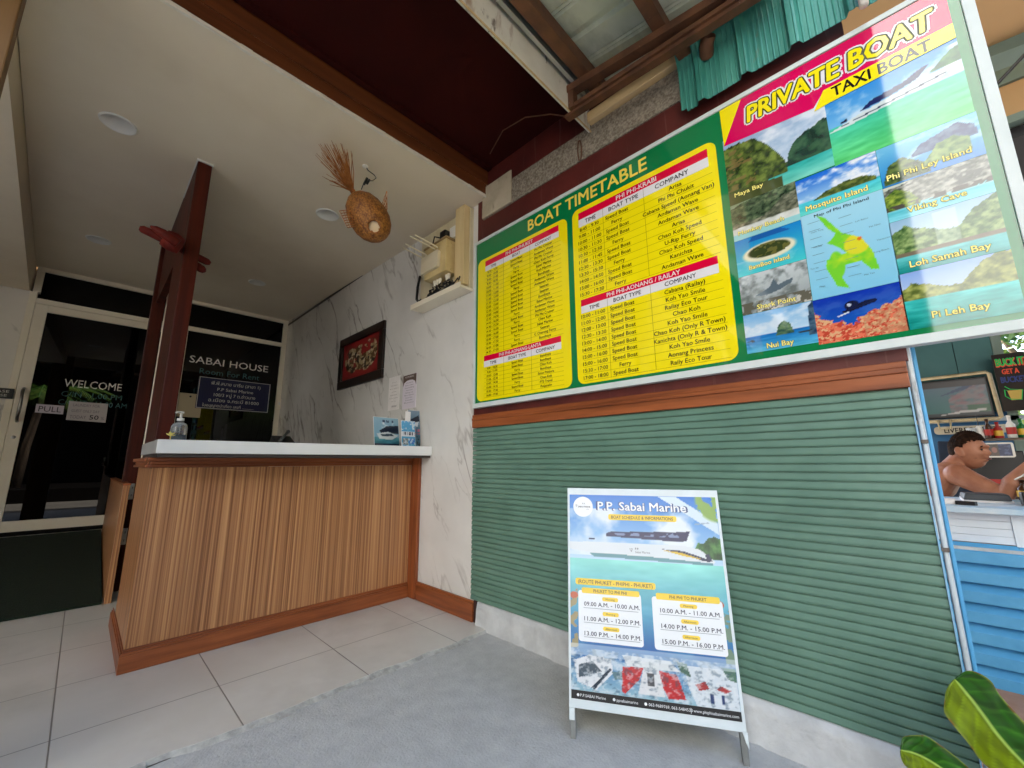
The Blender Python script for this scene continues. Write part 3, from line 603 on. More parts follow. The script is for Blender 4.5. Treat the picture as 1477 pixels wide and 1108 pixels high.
MB(rF).rrect(0, 0, .225, .135, .018, 0, .026).build('case', mat('router_white', (216,204,174), None, rough=.4), ro, bevel=.003)
for i, (yy, zz) in enumerate(((2.57, 2.545), (2.52, 2.552), (2.41, 2.558), (2.375, 2.56))):
    L_ = (.16, .17, .20, .18)[i]; MB().tube([(1.655, yy, zz), (1.640, yy, zz+.006), (1.640-L_, yy+.01, zz+.028)], [.0055, .006, .0045], 8).build('antenna', mat('router_white', (216,204,174)), ro, smooth=True)
cb = thing('cable_bundle', 'tangle of black cables hanging below the junction box', 'cable', (1.75, 2.45, 2.27))
for i in range(9):
    y0 = 2.32+.027*i; pts_ = [(1.73, y0, 2.318)]
    for kx in range(1, 7): pts_.append((1.73+rnd.uniform(-.02, .03), y0+rnd.uniform(-.03, .05)+.012*kx*(1 if i > 4 else -.6), 2.318-.014*kx-rnd.uniform(0, .01)))
    pts_.append((1.75, min(2.78, max(2.18, y0+rnd.uniform(-.1, .2))), 2.224)); MB().tube(pts_, .006, 6).build('cable', black_m, cb, smooth=True)
MB().tube([(1.76, 2.77, 2.50), (1.75, 2.785, 2.40), (1.74, 2.775, 2.29), (1.73, 2.72, 2.24), (1.73, 2.55, 2.226), (1.74, 2.3, 2.226)], .011, 8).build('cable', black_m, cb, smooth=True)
m_ = MB()
for i in range(7):
    a0 = i*.4; m_.tube([(1.745+.03*math.cos(a0), 2.42+.16*math.cos(w_/10*2*math.pi+a0), 2.242+.012*math.sin(w_/10*4*math.pi+i)+.003*i) for w_ in range(11)], .0055, 6)
m_.build('coil', black_m, cb, smooth=True)
m_ = MB()
for i in range(26):
    yy = rnd.uniform(2.2, 2.74); m_.tube([(1.72+rnd.uniform(0, .05), yy, 2.228+rnd.uniform(0, .05)), (1.74+rnd.uniform(-.02, .03), yy+rnd.uniform(-.05, .05), 2.245+rnd.uniform(0, .06)), (1.73+rnd.uniform(-.02, .04), yy+rnd.uniform(-.1, .1), 2.226+rnd.uniform(0, .02))], .006, 5)
m_.build('loose_cables', black_m, cb, smooth=True)
ad = thing('power_adapter', 'black power adapters plugged in above the junction box', 'adapter', (1.74, 2.42, 2.7))
MB().box(1.715, 2.375, 2.665, 1.7872, 2.445, 2.745).build('body', black_m, ad, bevel=.006)
MB().box(1.735, 2.46, 2.655, 1.7872, 2.51, 2.70).build('second_body', black_m, ad, bevel=.005)
MB().tube([(1.72, 2.445, 2.70), (1.70, 2.49, 2.72), (1.72, 2.54, 2.68), (1.73, 2.58, 2.65), (1.74, 2.60, 2.64)], .005, 6).build('lead', black_m, ad, smooth=True)
so2 = thing('socket_outlet', 'white wall socket above the junction box', 'socket', (1.77, 2.33, 2.7))
MB().box(1.752, 2.285, 2.662, 1.7872, 2.365, 2.76).build('box', white_m, so2, bevel=.004)
wt = thing('white_connector', 'white terminal boxes beside the router antennas', 'connector', (1.77, 2.62, 2.64))
MB().box(1.748, 2.60, 2.655, 1.7872, 2.64, 2.72).build('box', cream_m, wt, bevel=.003)
MB().box(1.745, 2.66, 2.60, 1.7872, 2.71, 2.64).build('terminal', white_m, wt, bevel=.003)

# ------------------------------------------------------------------ woven fish lamp
fs = thing('fish_lamp', 'woven bamboo fish lamp with a straw tail hanging from the ceiling', 'lamp', (1.07, 2.33, zc(2.33)))
ax = Vector((.185, -.03, -.245)).normalized(); c0 = Vector((.975, 2.335, 2.655)); Lb = .325
M_ = Matrix.Translation(c0) @ ax.to_track_quat('Z', 'Y').to_matrix().to_4x4()
prof = [(.018, 0), (.052, .015), (.090, .05), (.114, .10), (.125, .16), (.121, .22), (.102, .27), (.070, .307), (.036, .325), (.0, .33)]
hole = Vector((1.128, 2.235, 2.485))
bm_ = MB(); seg = 48
prof_f = []
for i in range(len(prof)-1):
    for t in range(4): prof_f.append(tuple(prof[i][q]*(1-t/4)+prof[i+1][q]*t/4 for q in (0, 1)))
prof_f.append(prof[-1]); bm_.lathe(prof_f, (0, 0, 0), seg); bm_.v = [tuple(M_ @ Vector(q)) for q in bm_.v]
camp = cam.matrix_world.translation; hd = (hole-camp).normalized()
holev = M_ @ Vector((0, 0, .245)); nrm = (camp-holev); nrm -= ax*nrm.dot(ax)*.55; nrm.normalize()
hc = holev + nrm*.107
keep = []
for f in bm_.f:
    c_ = sum((Vector(bm_.v[i]) for i in f), Vector((0, 0, 0)))/len(f)
    if (c_-hc).length > .036: keep.append(f)
bm_.f = keep; bm_.mi = [0]*len(keep)
weave = bpy.data.materials.new('woven_bamboo'); weave.use_nodes = True; nt = weave.node_tree; n_ = nt.nodes; l_ = nt.links; b_ = n_['Principled BSDF']; b_.inputs['Roughness'].default_value = .6
tc = n_.new('ShaderNodeTexCoord'); ck = n_.new('ShaderNodeTexVoronoi'); ck.inputs['Scale'].default_value = 95; ns = n_.new('ShaderNodeTexNoise'); ns.inputs['Scale'].default_value = 30
l_.new(tc.outputs['Object'], ck.inputs['Vector']); l_.new(tc.outputs['Object'], ns.inputs['Vector'])
rp = n_.new('ShaderNodeValToRGB'); rp.color_ramp.elements[0].color = L4((190,128,56)); rp.color_ramp.elements[1].color = L4((104,58,20)); rp.color_ramp.elements[0].position = .2; rp.color_ramp.elements[1].position = .75
ad_ = n_.new('ShaderNodeMath'); ad_.operation = 'MULTIPLY_ADD'; ad_.inputs[1].default_value = .8; l_.new(ck.outputs['Distance'], ad_.inputs[0]); l_.new(ns.outputs[0], ad_.inputs[2]); mu_ = n_.new('ShaderNodeMath'); mu_.operation = 'MULTIPLY'; mu_.inputs[1].default_value = .62; l_.new(ad_.outputs[0], mu_.inputs[0])
l_.new(mu_.outputs[0], rp.inputs[0]); l_.new(rp.outputs[0], b_.inputs['Base Color']); bn = n_.new('ShaderNodeBump'); bn.inputs['Strength'].default_value = .6; bn.inputs['Distance'].default_value = .004; l_.new(ck.outputs['Distance'], bn.inputs['Height']); l_.new(bn.outputs[0], b_.inputs['Normal'])
bo = bm_.build('body', weave, fs, smooth=True); sm = bo.modifiers.new('s', 'SOLIDIFY'); sm.thickness = .004
t1_ = nrm.cross(ax).normalized(); t2_ = nrm.cross(t1_)
MB().tube([hc + (t1_*math.cos(a)+t2_*math.sin(a))*.038 for a in np.linspace(0, 2*math.pi, 25)], .0035, 6).build('mouth_ring', straw_m, fs, smooth=True)
MB().lathe([(.0, 0), (.034, 0), (.034, .003), (.0, .003)], hc-nrm*.02, 24, nrm).build('bulb_cover', mat('pale_bulb_cover', (206,180,142), None, rough=.5), fs)
tl = MB()
for i in range(74):
    f = i/73; a = -.62+1.75*f + rnd.uniform(-.05, .05)
    if .12 < f < .24: continue
    d = Vector((-math.cos(a)*.85, -.45+rnd.uniform(-.14, .14), .15+.85*math.sin(a)*.92)); Ln = .30*(.66+.34*math.sin(f*2.6+.4))*rnd.uniform(.85, 1.06)
    p0 = c0 - ax*.005; p2_ = p0 + d.normalized()*Ln
    if p2_.z > 2.855: p2_ = p0 + (p2_-p0)*((2.855-p0.z)/(p2_.z-p0.z))
    pm_ = (p0+p2_)/2 + Vector((rnd.uniform(-.012, .012), rnd.uniform(-.01, .01), rnd.uniform(-.008, .012))); tl.tube([p0, pm_, p2_], [.0030, .0024, .0013], 4)
tl.build('straw_tail', straw_m, fs)
MB().tube([c0-ax*.018, c0+ax*.012], .017, 10).build('tail_binding', mat('straw_binding', (150,84,36), None, rough=.7), fs, smooth=True)
def fin(name, a, b, c, k=7):
    m_ = MB(); a, b, c = Vector(a), Vector(b), Vector(c)
    for i in range(k+1):
        m_.tube([a.lerp(b, i/k), c.lerp(b, i/k) if False else a.lerp(b, i/k)+(c-a)*(1-.5*i/k)], .0022, 4)
    for i in range(4):
        t = (i+1)/4; m_.tube([a+(c-a)*t, b+(c-a)*t*.5], .0022, 4)
    return m_.build(name, straw_m, fs)
fin('side_fin', (.975, 2.30, 2.525), (.985, 2.30, 2.41), (.875, 2.28, 2.455))
fin('top_fin', (1.155, 2.31, 2.645), (1.175, 2.30, 2.57), (1.175, 2.29, 2.75), 3)
MB().tube([(1.035, 2.33, 2.885), (1.055, 2.33, 2.86), (1.10, 2.33, 2.85), (1.115, 2.33, 2.835), (1.09, 2.33, 2.80), (1.05, 2.33, 2.785), (1.035, 2.33, 2.76), (1.02, 2.33, 2.70)], .003, 6).build('hanging_wire', black_m, fs, smooth=True)
MB().tube([(1.053, 2.33, 2.80), (1.035, 2.33, 2.745)], .008, 8).tube([(1.068, 2.325, 2.795), (1.052, 2.325, 2.755)], .007, 8).build('wire_connector', black_m, fs, smooth=True)
MB().lathe([(.018, 0), (.018, -.008), (.006, -.012), (.0, -.012)], (1.035, 2.33, zc(2.33)), 14).build('ceiling_plate', white_m, fs)

# ------------------------------------------------------------------ green clad wall below the big board
gw = thing('clad_wall', 'green horizontally ribbed metal wall below the big boat board', 'wall', (1.83, 1.05, 0))
prof = []; z = .128; per = (1.197-.128)/36
for i in range(36):
    b = z+per*i; prof += [(0.0, b), (-.0070, b+.0016), (-.0082, b+per*.25), (-.0072, b+per*.6), (-.0058, b+per-.0050), (.0, b+per-.0034)]
prof.append((0, 1.197))
NY = 24; vs = []; fs = []
for j in range(NY+1):
    y = 2.128 - (2.128+.011)*j/NY
    for dx, zz in prof: vs.append((1.818+dx+.0022*math.sin(y*5.3+zz*2.1)+.0012*math.sin(y*17+zz*9), y, zz))
n = len(prof)
for j in range(NY):
    for i in range(n-1): fs.append((j*n+i, (j+1)*n+i, (j+1)*n+i+1, j*n+i+1))
MB().add(vs, fs).build('ribbed_sheet', green_m, gw)
MB().box(1.822, -.012, .10, 1.90, 2.095, 2.72).build('backing', maroon_m, gw)
MB().box(1.806, -.0155, .13, 1.822, -.0115, 1.20).build('end_trim', mat('pale_trim', (120,170,204), (150,194,222), (3,3,20), rough=.5), gw)
MB().box(1.800, -.018, 1.198, 1.8215, 2.126, 1.245).box(1.797, -.018, 1.245, 1.8215, 2.126, 1.262).box(1.802, -.018, 1.262, 1.8215, 2.126, 1.284).build('wood_rail', trimwood_m, gw, bevel=.003)
MB().box(1.808, -.024, 1.2845, 1.8215, 2.118, 1.36).build('dark_rail', maroon_m, gw)
MB().box(1.806, -.02, 2.45, 1.8215, 2.09, 2.70).build('maroon_board', maroon_m, gw)
cp = thing('corner_post', 'dark maroon corner post between the marble wall and the green wall', 'post', (1.84, 2.06, 0))
MB().box(1.8222, 2.0952, 0, 1.90, 2.0975, 1.284).box(1.812, 2.030, 1.3605, 1.90, 2.0975, 3.08).build('shaft', maroon_m, cp)
MB().box(1.8085, 2.058, -.008, 1.8115, 2.0975, .128).build('rotten_foot', mat('rotten_wood', (30,14,10), (66,34,26), (40,40,12), rough=.9, bump=.8), cp)
ph = thing('plaster_plinth', 'rough white plastered plinth under the green wall', 'plinth', (1.82, 1.0, 0))
pv = []; pfc = []; NY2 = 70
pr_ = [(1.777, -.034), (1.786, .0), (1.792, .04), (1.797, .09), (1.803, .124), (1.8215, .127)]
for j in range(NY2+1):
    y = 2.055 - 4.2*j/NY2*.52
    for q, (x, zz) in enumerate(pr_):
        pv.append((x + (rnd.uniform(-.006, .006) if q < 4 else 0) - (.012*max(0, math.sin(y*6.1)) if q < 2 else 0), y, zz+(rnd.uniform(-.004, .004) if 0 < q < 5 else 0)))
nn_ = len(pr_)
for j in range(NY2):
    for i in range(nn_-1): pfc.append((j*nn_+i, (j+1)*nn_+i, (j+1)*nn_+i+1, j*nn_+i+1))
MB().add(pv, pfc).build('plaster', plaster_m, ph, smooth=True)
bpst = thing('blue_post', 'narrow pale blue painted post at the right end of the green wall', 'post', (1.9, -.05, 0))
MB().box(1.842, -.0440, -.03, 1.93, -.0340, 1.42).build('shaft', blue_m, bpst, bevel=.003)
pp = thing('drain_pipe', 'white scuffed plastic pipe clipped to the end of the green wall', 'pipe', (1.83, -.04, 0))
MB().tube([(1.832, -.0250, -.02+i*.12) for i in range(13)], .0072, 12).build('tube', layer(mat('scuffed_white', (178,186,190), (204,212,216), (9,9,3), rough=.5), (104,92,84), (14,14,4), .55, .68, .8, seed=3), pp, smooth=True)
for zz in (.30, .70, 1.02): MB().box(1.820, -.0338, zz, 1.8415, -.0165, zz+.012).build('clip', mat('rusty_clip', (120,110,100), (70,60,52), (30,30,30), rough=.6), pp, bevel=.002)

# concrete lintel, white boards, timber, hooks above the sign
ln = thing('concrete_lintel', 'grey pebbled concrete lintel above the big boat board', 'lintel', (1.82, 1.1, 2.8))
MB().box(1.800, .50, 2.702, 1.90, 1.72, 2.884).box(1.803, 1.72, 2.702, 1.90, 2.03, 2.884).build('beam', lintel_m, ln)
wb = thing('white_infill_board', 'dirty white boards at the left end of the concrete lintel', 'board', (1.80, 1.88, 2.8))
MB().box(1.790, 1.735, 2.705, 1.7995, 2.028, 2.79).box(1.792, 1.735, 2.793, 1.7995, 2.028, 2.95).build('boards', layer(mat('dirty_white', (172,160,136), (196,184,160), (5,5,5), rough=.7), (70,52,36), (8,8,3), .58, .7, .6, seed=2), wb)
uw = thing('added_wall_fill', 'dark maroon wall strip above the lintel under the soffit', 'wall', (1.86, 1.5, 3.0))
MB().box(1.812, .45, 2.885, 1.90, 2.0295, 3.124).build('boards', maroon_m, uw)  # closes a sky gap, coloured dark for the shadow under the soffit
bt = thing('timber_batten', 'beige square timber lying along the top of the concrete lintel', 'timber', (1.79, .83, 2.93))
MB().box(1.765, .53, 2.887, 1.84, 1.098, 2.950).build('beam', beige_m, bt, bevel=.004)
hk = thing('wire_hook', 'rusty wire loop hanging on the concrete lintel', 'hook', (1.79, 1.175, 2.77))
MB().tube([(1.793, 1.175+.013*math.sin(a), 2.765+.068*math.cos(a)) for a in np.linspace(0, 2*math.pi, 17)], .004, 6).build('loop', rustwood_m, hk, smooth=True)

# porch roof
pr2 = thing('porch_roof', 'old grey green corrugated porch roof seen from below', 'roof', (0, .3, 3.05))
def zr(y): return 3.105 + .165*(y-1.05)
vs = []; fs = []; xs = []; x = .25
while x < 2.0:
    xs += [(x, 0), (x+.105, 0), (x+.115, .010), (x+.125, 0), (x+.135, .010), (x+.145, 0), (x+.25, 0), (x+.26, .022), (x+.29, .022), (x+.30, 0)]; x += .31
ys = [1.135, .8, .5, .12]
for yv in ys:
    for xx, dz in xs: vs.append((xx, yv, zr(yv)+dz))
nx_ = len(xs)
for j in range(len(ys)-1):
    for i in range(nx_-1): fs.append((j*nx_+i, j*nx_+i+1, (j+1)*nx_+i+1, (j+1)*nx_+i))
MB().add(vs, fs).build('corrugated_sheet', roof_m, pr2)
gi = thing('gutter_strip', 'grey metal flashing strip behind the white fascia beam', 'flashing', (.3, 1.09, 3.08))
MB().hexa([(.2, 1.055, 3.00), (1.79, 1.055, 3.00), (1.79, 1.075, 3.00), (.2, 1.075, 3.00), (.2, 1.07, 3.085), (1.79, 1.07, 3.085), (1.79, 1.088, 3.085), (.2, 1.088, 3.085)]).build('strip', mat('grey_flashing', (150,152,146), (172,172,166), (5,5,5), rough=.4, metal=.3), gi)
pu = thing('roof_purlin', 'brown steel purlin beside the white fascia beam', 'purlin', (.5, 1.0, 3.02), 'brown roof purlins')
MB().box(.2, .965, 2.992, 1.80, 1.030, 3.072).build('bar', rustwood_m, pu, bevel=.003)
pu = thing('roof_purlin', 'brown steel purlin in the middle of the grey roof sheets', 'purlin', (.5, .58, 2.98), 'brown roof purlins')
MB().box(.2, .555, 2.932, 1.90, .615, 3.006).build('bar', rustwood_m, pu, bevel=.003)
pu = thing('roof_purlin', 'brown steel purlin at the outer edge of the porch roof', 'purlin', (.5, .16, 2.9), 'brown roof purlins')
MB().box(.2, .14, 2.86, 1.73, .19, 2.938).build('bar', rustwood_m, pu, bevel=.003)
ru = thing('roof_rafter', 'upper brown rafter running out from the fascia beam', 'rafter', (1.6, .4, 2.95), 'brown roof rafters')
MB().hexa([(1.575, 1.099, 2.950), (1.575, .11, 2.806), (1.625, .11, 2.806), (1.625, 1.099, 2.950), (1.575, 1.099, 2.9915), (1.575, .11, 2.846), (1.625, .11, 2.846), (1.625, 1.099, 2.9915)]).build('bar', rustwood_m, ru)
MB().box(1.580, 1.062, 2.845, 1.620, 1.0955, 2.9495).build('bracket', rustwood_m, ru)
rl = thing('roof_rafter', 'lower brown double rafter with its cut end beside the white fascia', 'rafter', (1.62, .4, 2.83), 'brown roof rafters')
MB().hexa([(1.60, 1.135, 2.828), (1.60, .11, 2.762), (1.640, .11, 2.762), (1.640, 1.135, 2.828), (1.60, 1.135, 2.846), (1.60, .11, 2.782), (1.640, .11, 2.782), (1.640, 1.135, 2.846)]).build('bar', rustwood_m, rl)
MB().hexa([(1.588, 1.10, 2.8465), (1.588, .11, 2.7825), (1.650, .11, 2.7825), (1.650, 1.10, 2.8465), (1.588, 1.10, 2.872), (1.588, .11, 2.804), (1.650, .11, 2.804), (1.650, 1.10, 2.872)]).build('upper_bar', rustwood_m, rl)
rb = thing('roof_strut', 'short rusty strut where the rafters meet the teal sheet', 'strut', (1.70, .54, 2.9))
MB().hexa([(1.66, .50, 2.845), (1.76, .50, 2.845), (1.76, .56, 2.845), (1.66, .56, 2.845), (1.66, .50, 2.96), (1.76, .50, 2.96), (1.76, .56, 2.96), (1.66, .56, 2.96)]).build('bar', rustwood_m, rb, bevel=.006)
rs = thing('pipe_end', 'broken brown pipe end poking out in front of the teal sheet', 'pipe', (1.68, .42, 2.79))
MB().tube([(1.745, .44, 2.79), (1.70, .425, 2.80), (1.675, .405, 2.812)], .030, 12, caps=False).tube([(1.745, .44, 2.79), (1.70, .425, 2.80), (1.676, .406, 2.812)], .024, 12, caps=False).build('tube', rustwood_m, rs, smooth=True)
ts = thing('teal_sheet', 'teal corrugated metal apron with a ragged lower edge above the big board', 'metal sheet', (1.75, .1, 2.75))
vs = []; fs = []; NU = 300
for i in range(NU+1):
    y = .572 - 1.0*i/NU; ph_ = (.572-y)/.178 % 1.0
    dx = 0.022 if .46 < ph_ < .60 else (.022*(ph_-.40)/.06 if .40 < ph_ <= .46 else (.022*(.66-ph_)/.06 if .60 <= ph_ < .66 else 0))
    dx += .0026 if (ph_*9) % 1 < .2 else 0
    zb = 2.574 + .004*math.sin(y*9) + (.018 if i < 8 else 0)
    zt = 2.92 + .012*math.sin(y*21)
    for k in range(7):
        t = k/6; vs.append((1.752-dx - .075*max(0, t-.62)**1.4*2.2 + .0015*math.sin(t*5+y*9), y, zb+(zt-zb)*t))
for i in range(NU):
    for k in range(6): fs.append((i*7+k, i*7+k+1, (i+1)*7+k+1, (i+1)*7+k))
to = MB().add(vs, fs).build('corrugated_sheet', teal_m, ts)
sm = to.modifiers.new('s', 'SOLIDIFY'); sm.thickness = .002
wp = thing('white_pipe', 'short white plastic pipe rising behind the top of the big board', 'pipe', (1.765, -.085, 2.5))
MB().tube([(1.700, -.082, 2.535), (1.700, -.088, 2.75), (1.70, -.09, 2.98)], .0135, 12).build('tube', white_m, wp, smooth=True)
wi = thing('soffit_wire', 'thin brown wire trailing from the rafter end across the maroon soffit', 'wire', (1.55, 1.3, 2.9))
MB().tube([(1.60, 1.13, 2.835), (1.585, 1.22, 2.90), (1.57, 1.40, 2.99), (1.60, 1.62, 3.06), (1.70, 1.85, 3.086)], .0035, 6).build('strand', rustwood_m, wi)

# ------------------------------------------------------------------ the big boat board
SX = 1.781
SF = frame((SX, 2.10, 0), (0, -1, 0), (0, 0, 1))           # u to the right along the wall, v up
bd = thing('boat_board', 'large glossy green and yellow boat timetable board with island photos', 'sign board', (1.79, .89, 1.93))
U0, U1, V0, V1 = .008, 2.428, 1.326, 2.532
def gloss(name, c): return mat(name, c, None, rough=.04, spec=1.0)
G = gloss('board_green', (8,118,66)); Yl = gloss('board_yellow', (240,222,14)); Rd = gloss('board_red', (214,10,58)); Wt = gloss('board_white', (222,220,224)); Bk = gloss('board_black', (22,20,16))
frm = mat('white_board_frame', (196,206,204), (206,214,212), (6,6,6), rough=.35)
MB(SF).box(U0+.02, V0+.02, -.030, U1-.02, V1-.02, -.0005).build('backing', G, bd)
MB(SF).box(U0, V0, -.034, U1, V0+.030, .006).box(U0, V1-.022, -.034, U1, V1, .006).box(U0, V0+.030, -.034, U0+.016, V1-.022, .006).box(U1-.028, V0+.030, -.034, U1, V1-.022, .006).build('frame', frm, bd, bevel=.002)
ye = gloss('heading_yellow', (238,220,90))
TB(SF).add('BOAT TIMETABLE', .076, .925, 2.412, 0, fit=.80, bold=.018, n=.0012).build('heading', [ye], bd)
def table(u0, v0, u1, v1, parts, cols, fitk):
    t = MB(SF).rrect(u0, v0, u1, v1, .042, .0, .0010).build('timetable_panel', Yl, bd)
    for title, ru0, ru1, rt, rb, wbm, rows, bot, hx in parts:
        lines = MB(SF); tx = TB(SF)
        tb0 = MB(SF).box(ru0, rb, .0011, ru1, rt, .0018).build('title_bar', Rd, t); hb0 = MB(SF).box(ru0, wbm, .0011, ru1, rb, .0016).build('column_heading', Wt, t)
        tx.add(title, (rt-rb)*.62, (ru0+ru1)/2+.0, rb+(rt-rb)*.2, 1, n=.0024, bold=.012)
        for (hx_, s_) in hx: tx.add(s_, (rb-wbm)*.52, hx_, wbm+(rb-wbm)*.26, 0, n=.0024, bold=.010)
        nr = len(rows); step = (wbm-bot)/nr
        for i, (a, b, c) in enumerate(rows):
            vb = wbm - step*(i+1) + step*.24; cap = min(.0215, step*.60)
            tx.add(a, cap*.98, cols[0], vb, 0, n=.0018, bold=.014).add(b, cap, cols[1], vb, 0, n=.0018, bold=.014).add(c, cap, cols[2], vb, 0, n=.0018, bold=.014)
            lines.box(ru0+.004, wbm-step*(i+1)+.0005, .0011, ru1+.012, wbm-step*(i+1)+.0017, .0014)
        for cx in cols[3:]: lines.box(cx-.0007, bot, .0014, cx+.0007, rb, .0021)
        lines.build('row_lines', mat('olive_rule', (120,108,10), None, rough=.2), t); tx.build('lettering', [Bk, Wt], t)
SB, FE = 'Speed Boat', 'Ferry'
rowsA = list(zip(['8:30 - 9:30','9:00 - 10:00','9:00 - 11:00','9:30 - 10:30','10:00 - 11:00','10:30 - 11:30','11:00 - 12:00','11:00 - 13:00','11:30 - 12:30','12:00 - 13:00','12:30 - 13:30','13:00 - 14:00','13:30 - 14:30','14:00 - 16:00','14:30 - 15:30','14:30 - 16:30','15:00 - 16:00','15:00 - 17:00','15:30 - 17:30','16:00 - 17:00','16:30 - 17:30'],
    [SB,SB,FE,FE,SB,SB,SB,FE,SB,SB,SB,SB,SB,FE,SB,FE,SB,SB,FE,FE,SB],
    ['Phi Phi Cruiser','Andaman Wave','Phi Phi Cruiser','Chao Koh Ferry','Sabai Marine','Koh Marine','Bundhaya','Andaman Wave','Andaman Wave','Seatran','Seatran','Bundhaya','Sabai Marine','Andaman Wave','Andaman Wave','Phi Phi Cruiser','Chao Koh','Sabai Marine','Seatran','C Charong Ferry','Bundhaya']))
rowsB = list(zip(['9:00 - 10:30','9:30 - 11:00','10:00 - 12:00','11:00 - 12:30','13:00 - 14:30','15:00 - 16:30','15:30 - 17:00','16:00 - 17:30'], [SB,SB,FE,SB,SB,FE,SB,FE], ['Bundhaya','Bundhaya','Chao Koh','Bundhaya','Satun Pakbara','Chao Koh','PTS Travel','Potjanalin']))
rowsC = list(zip(['8:45 - 9:30','9:00 - 11:00','10:00 - 11:00','10:30 - 11:30','10:30 - 12:30','11:00 - 11:45','12:30 - 13:30','13:30 - 15:30','14:00 - 14:50','15:00 - 16:00','15:30 - 17:30'], [SB,FE,SB,SB,FE,SB,SB,FE,SB,SB,FE],
    ['Arisa','Phi Phi Chukit','Cabana Speed (Aonang Van)','Andaman Wave','Andaman Wave','Arisa','Chao Koh Speed','U-Rip Ferry','Chao Koh Speed','Kanichta','Andaman Wave']))
rowsD = list(zip(['10:00 - 11:00','11:00 - 12:00','12:00 - 13:00','12:30 - 13:30','13:00 - 14:00','14:00 - 15:00','15:00 - 16:00','15:00 - 16:00','15:30 - 17:00','17:00 - 18:00'], [SB]*8+[FE,SB],
    ['Cabana (Railay)','Koh Yao Smile','Railay Eco Tour','Chao Koh','Koh Yao Smile','Chao Koh (Only R Town)','Kanichta (Only R & Town)','Koh Yao Smile','Aonang Princess','Raily Eco Tour']))
table(.047, 1.366, .826, 2.373, [('PHI PHI-PHUKET', .122, .765, 2.350, 2.311, 2.274, rowsA, 1.675, ((.205,'TIME'),(.42,'BOAT'),(.645,'COMPANY'))),
    ('PHI PHI-AONANG-LANTA', .115, .760, 1.668, 1.632, 1.591, rowsB, 1.385, ((.205,'TIME'),(.42,'BOAT TYPE'),(.645,'COMPANY')))], (.195, .42, .645, .302, .537), 1)
table(.864, 1.371, 1.645, 2.384, [('PHI PHI-KRABI', .907, 1.609, 2.356, 2.314, 2.267, rowsC, 1.845, ((.985,'TIME'),(1.185,'BOAT TYPE'),(1.44,'COMPANY'))),
    ('PHI PHI-AONANG / RAILAY', .902, 1.605, 1.836, 1.799, 1.7575, rowsD, 1.383, ((.985,'TIME'),(1.175,'BOAT TYPE'),(1.44,'COMPANY')))], (.975, 1.145, 1.455, 1.064, 1.298), 1)

pg_ = print_mat('gloss_print', .04, 0, 1.0)
def tile(name, p, u0, v0, u1, v1, label): return p.build(name, SF, u0, v0, u1, v1, .0008, pg_, bd, label=label)
GD, GL, RK = (30,58,26), (104,140,58), (130,128,104)
p = Pic(86, 84); p.grad(0, 1, (196,214,232), (150,178,212)); p.clouds(.3, 1, 61, .8, .45); p.water(0, .25, (120,210,190), (40,176,170), 62)
p.hill([(0,.86),(.12,.88),(.34,.82),(.47,.62),(.56,.44),(.60,.30)], .16, (42,60,26), (120,138,60), 63, 16); p.hill([(.60,.26),(.64,.42),(.72,.56),(.86,.62),(.98,.66),(1,.66)], .22, (20,50,42), (60,98,70), 64); p.mix(((p.n(12,20,65,3) > .58) & (p.X < .5) & (p.Y > .2) & (p.Y < .84) & (p.X < .30))*.8, (132,110,66))
p.mix((p.Y < .14+.10*np.clip(1-p.X*2, 0, 1)) & (p.X < .55) & (p.Y < .18), (70,80,40)); tile('photo_panel', p, 1.675, 2.034, 2.030, 2.352, 'photo of a green cliff bay')
p = Pic(92, 84); p.grad(.3, 1, (150,206,240), (14,120,214)); p.clouds(.45, .8, 71, .7, .48); p.water(0, .46, (96,214,120), (70,206,170), 72, 34)
p.mix(p.poly([(.0,.42),(.25,.50),(.6,.56),(.98,.60),(.9,.52),(.6,.47),(.2,.42)]), (214,226,226)); p.mix(p.poly([(.26,.52),(.36,.60),(.62,.64),(.74,.70),(.80,.70),(.70,.60),(.5,.55)]), (24,36,92)); p.mix(p.poly([(.02,.435),(.3,.47),(.9,.54),(.9,.525),(.3,.455)]), (40,52,84)); p.hill([(.8,.62),(.9,.72),(1,.76)], .6, (30,90,60), (80,140,80), 73); p.mix(p.poly([(.10,.47),(.16,.48),(.16,.51),(.11,.5)]), (30,40,70))
tile('photo_panel', p, 2.030, 2.028, 2.374, 2.355, 'photo of a white speedboat')
p = Pic(64, 48); p.grad(0, 1, (214,214,206), (120,140,110)); p.hill([(0,.9),(.3,1.0),(.7,1.02),(1,.96)], .34, (34,56,36), (112,128,92), 81); p.hill([(0,.45),(.4,.4),(.6,.5),(.8,.75),(1,.8)], .3, (70,76,60), (150,150,126), 82); p.mix((p.Y < .34)*np.clip(p.n(8,6,83)*1.4, 0, 1), (226,228,224)); p.mix((p.Y < .16)*1.0, (150,212,214)); tile('photo_panel', p, 1.675, 1.869, 1.907, 2.034, 'photo of a beach under a green slope')
p = Pic(64, 48); p.grad(0, 1, (70,206,210), (20,132,206)); p.clouds(0, .4, 91, .3, .5); p.mix(p.ell(.5,.5,.42,.26), (232,228,196)); p.mix(p.ell(.5,.53,.33,.19)*(p.n(6,5,92) > .25), (54,66,30)); p.mix((p.ell(.5,.53,.33,.19) > .2)*(p.n(12,10,93,3) > .54), (104,104,48)); p.mix(p.poly([(.2,.86),(.85,.86),(.7,1),(.3,1)])*.6, (20,60,140)); tile('photo_panel', p, 1.675, 1.709, 1.907, 1.868, 'aerial photo of a round island')
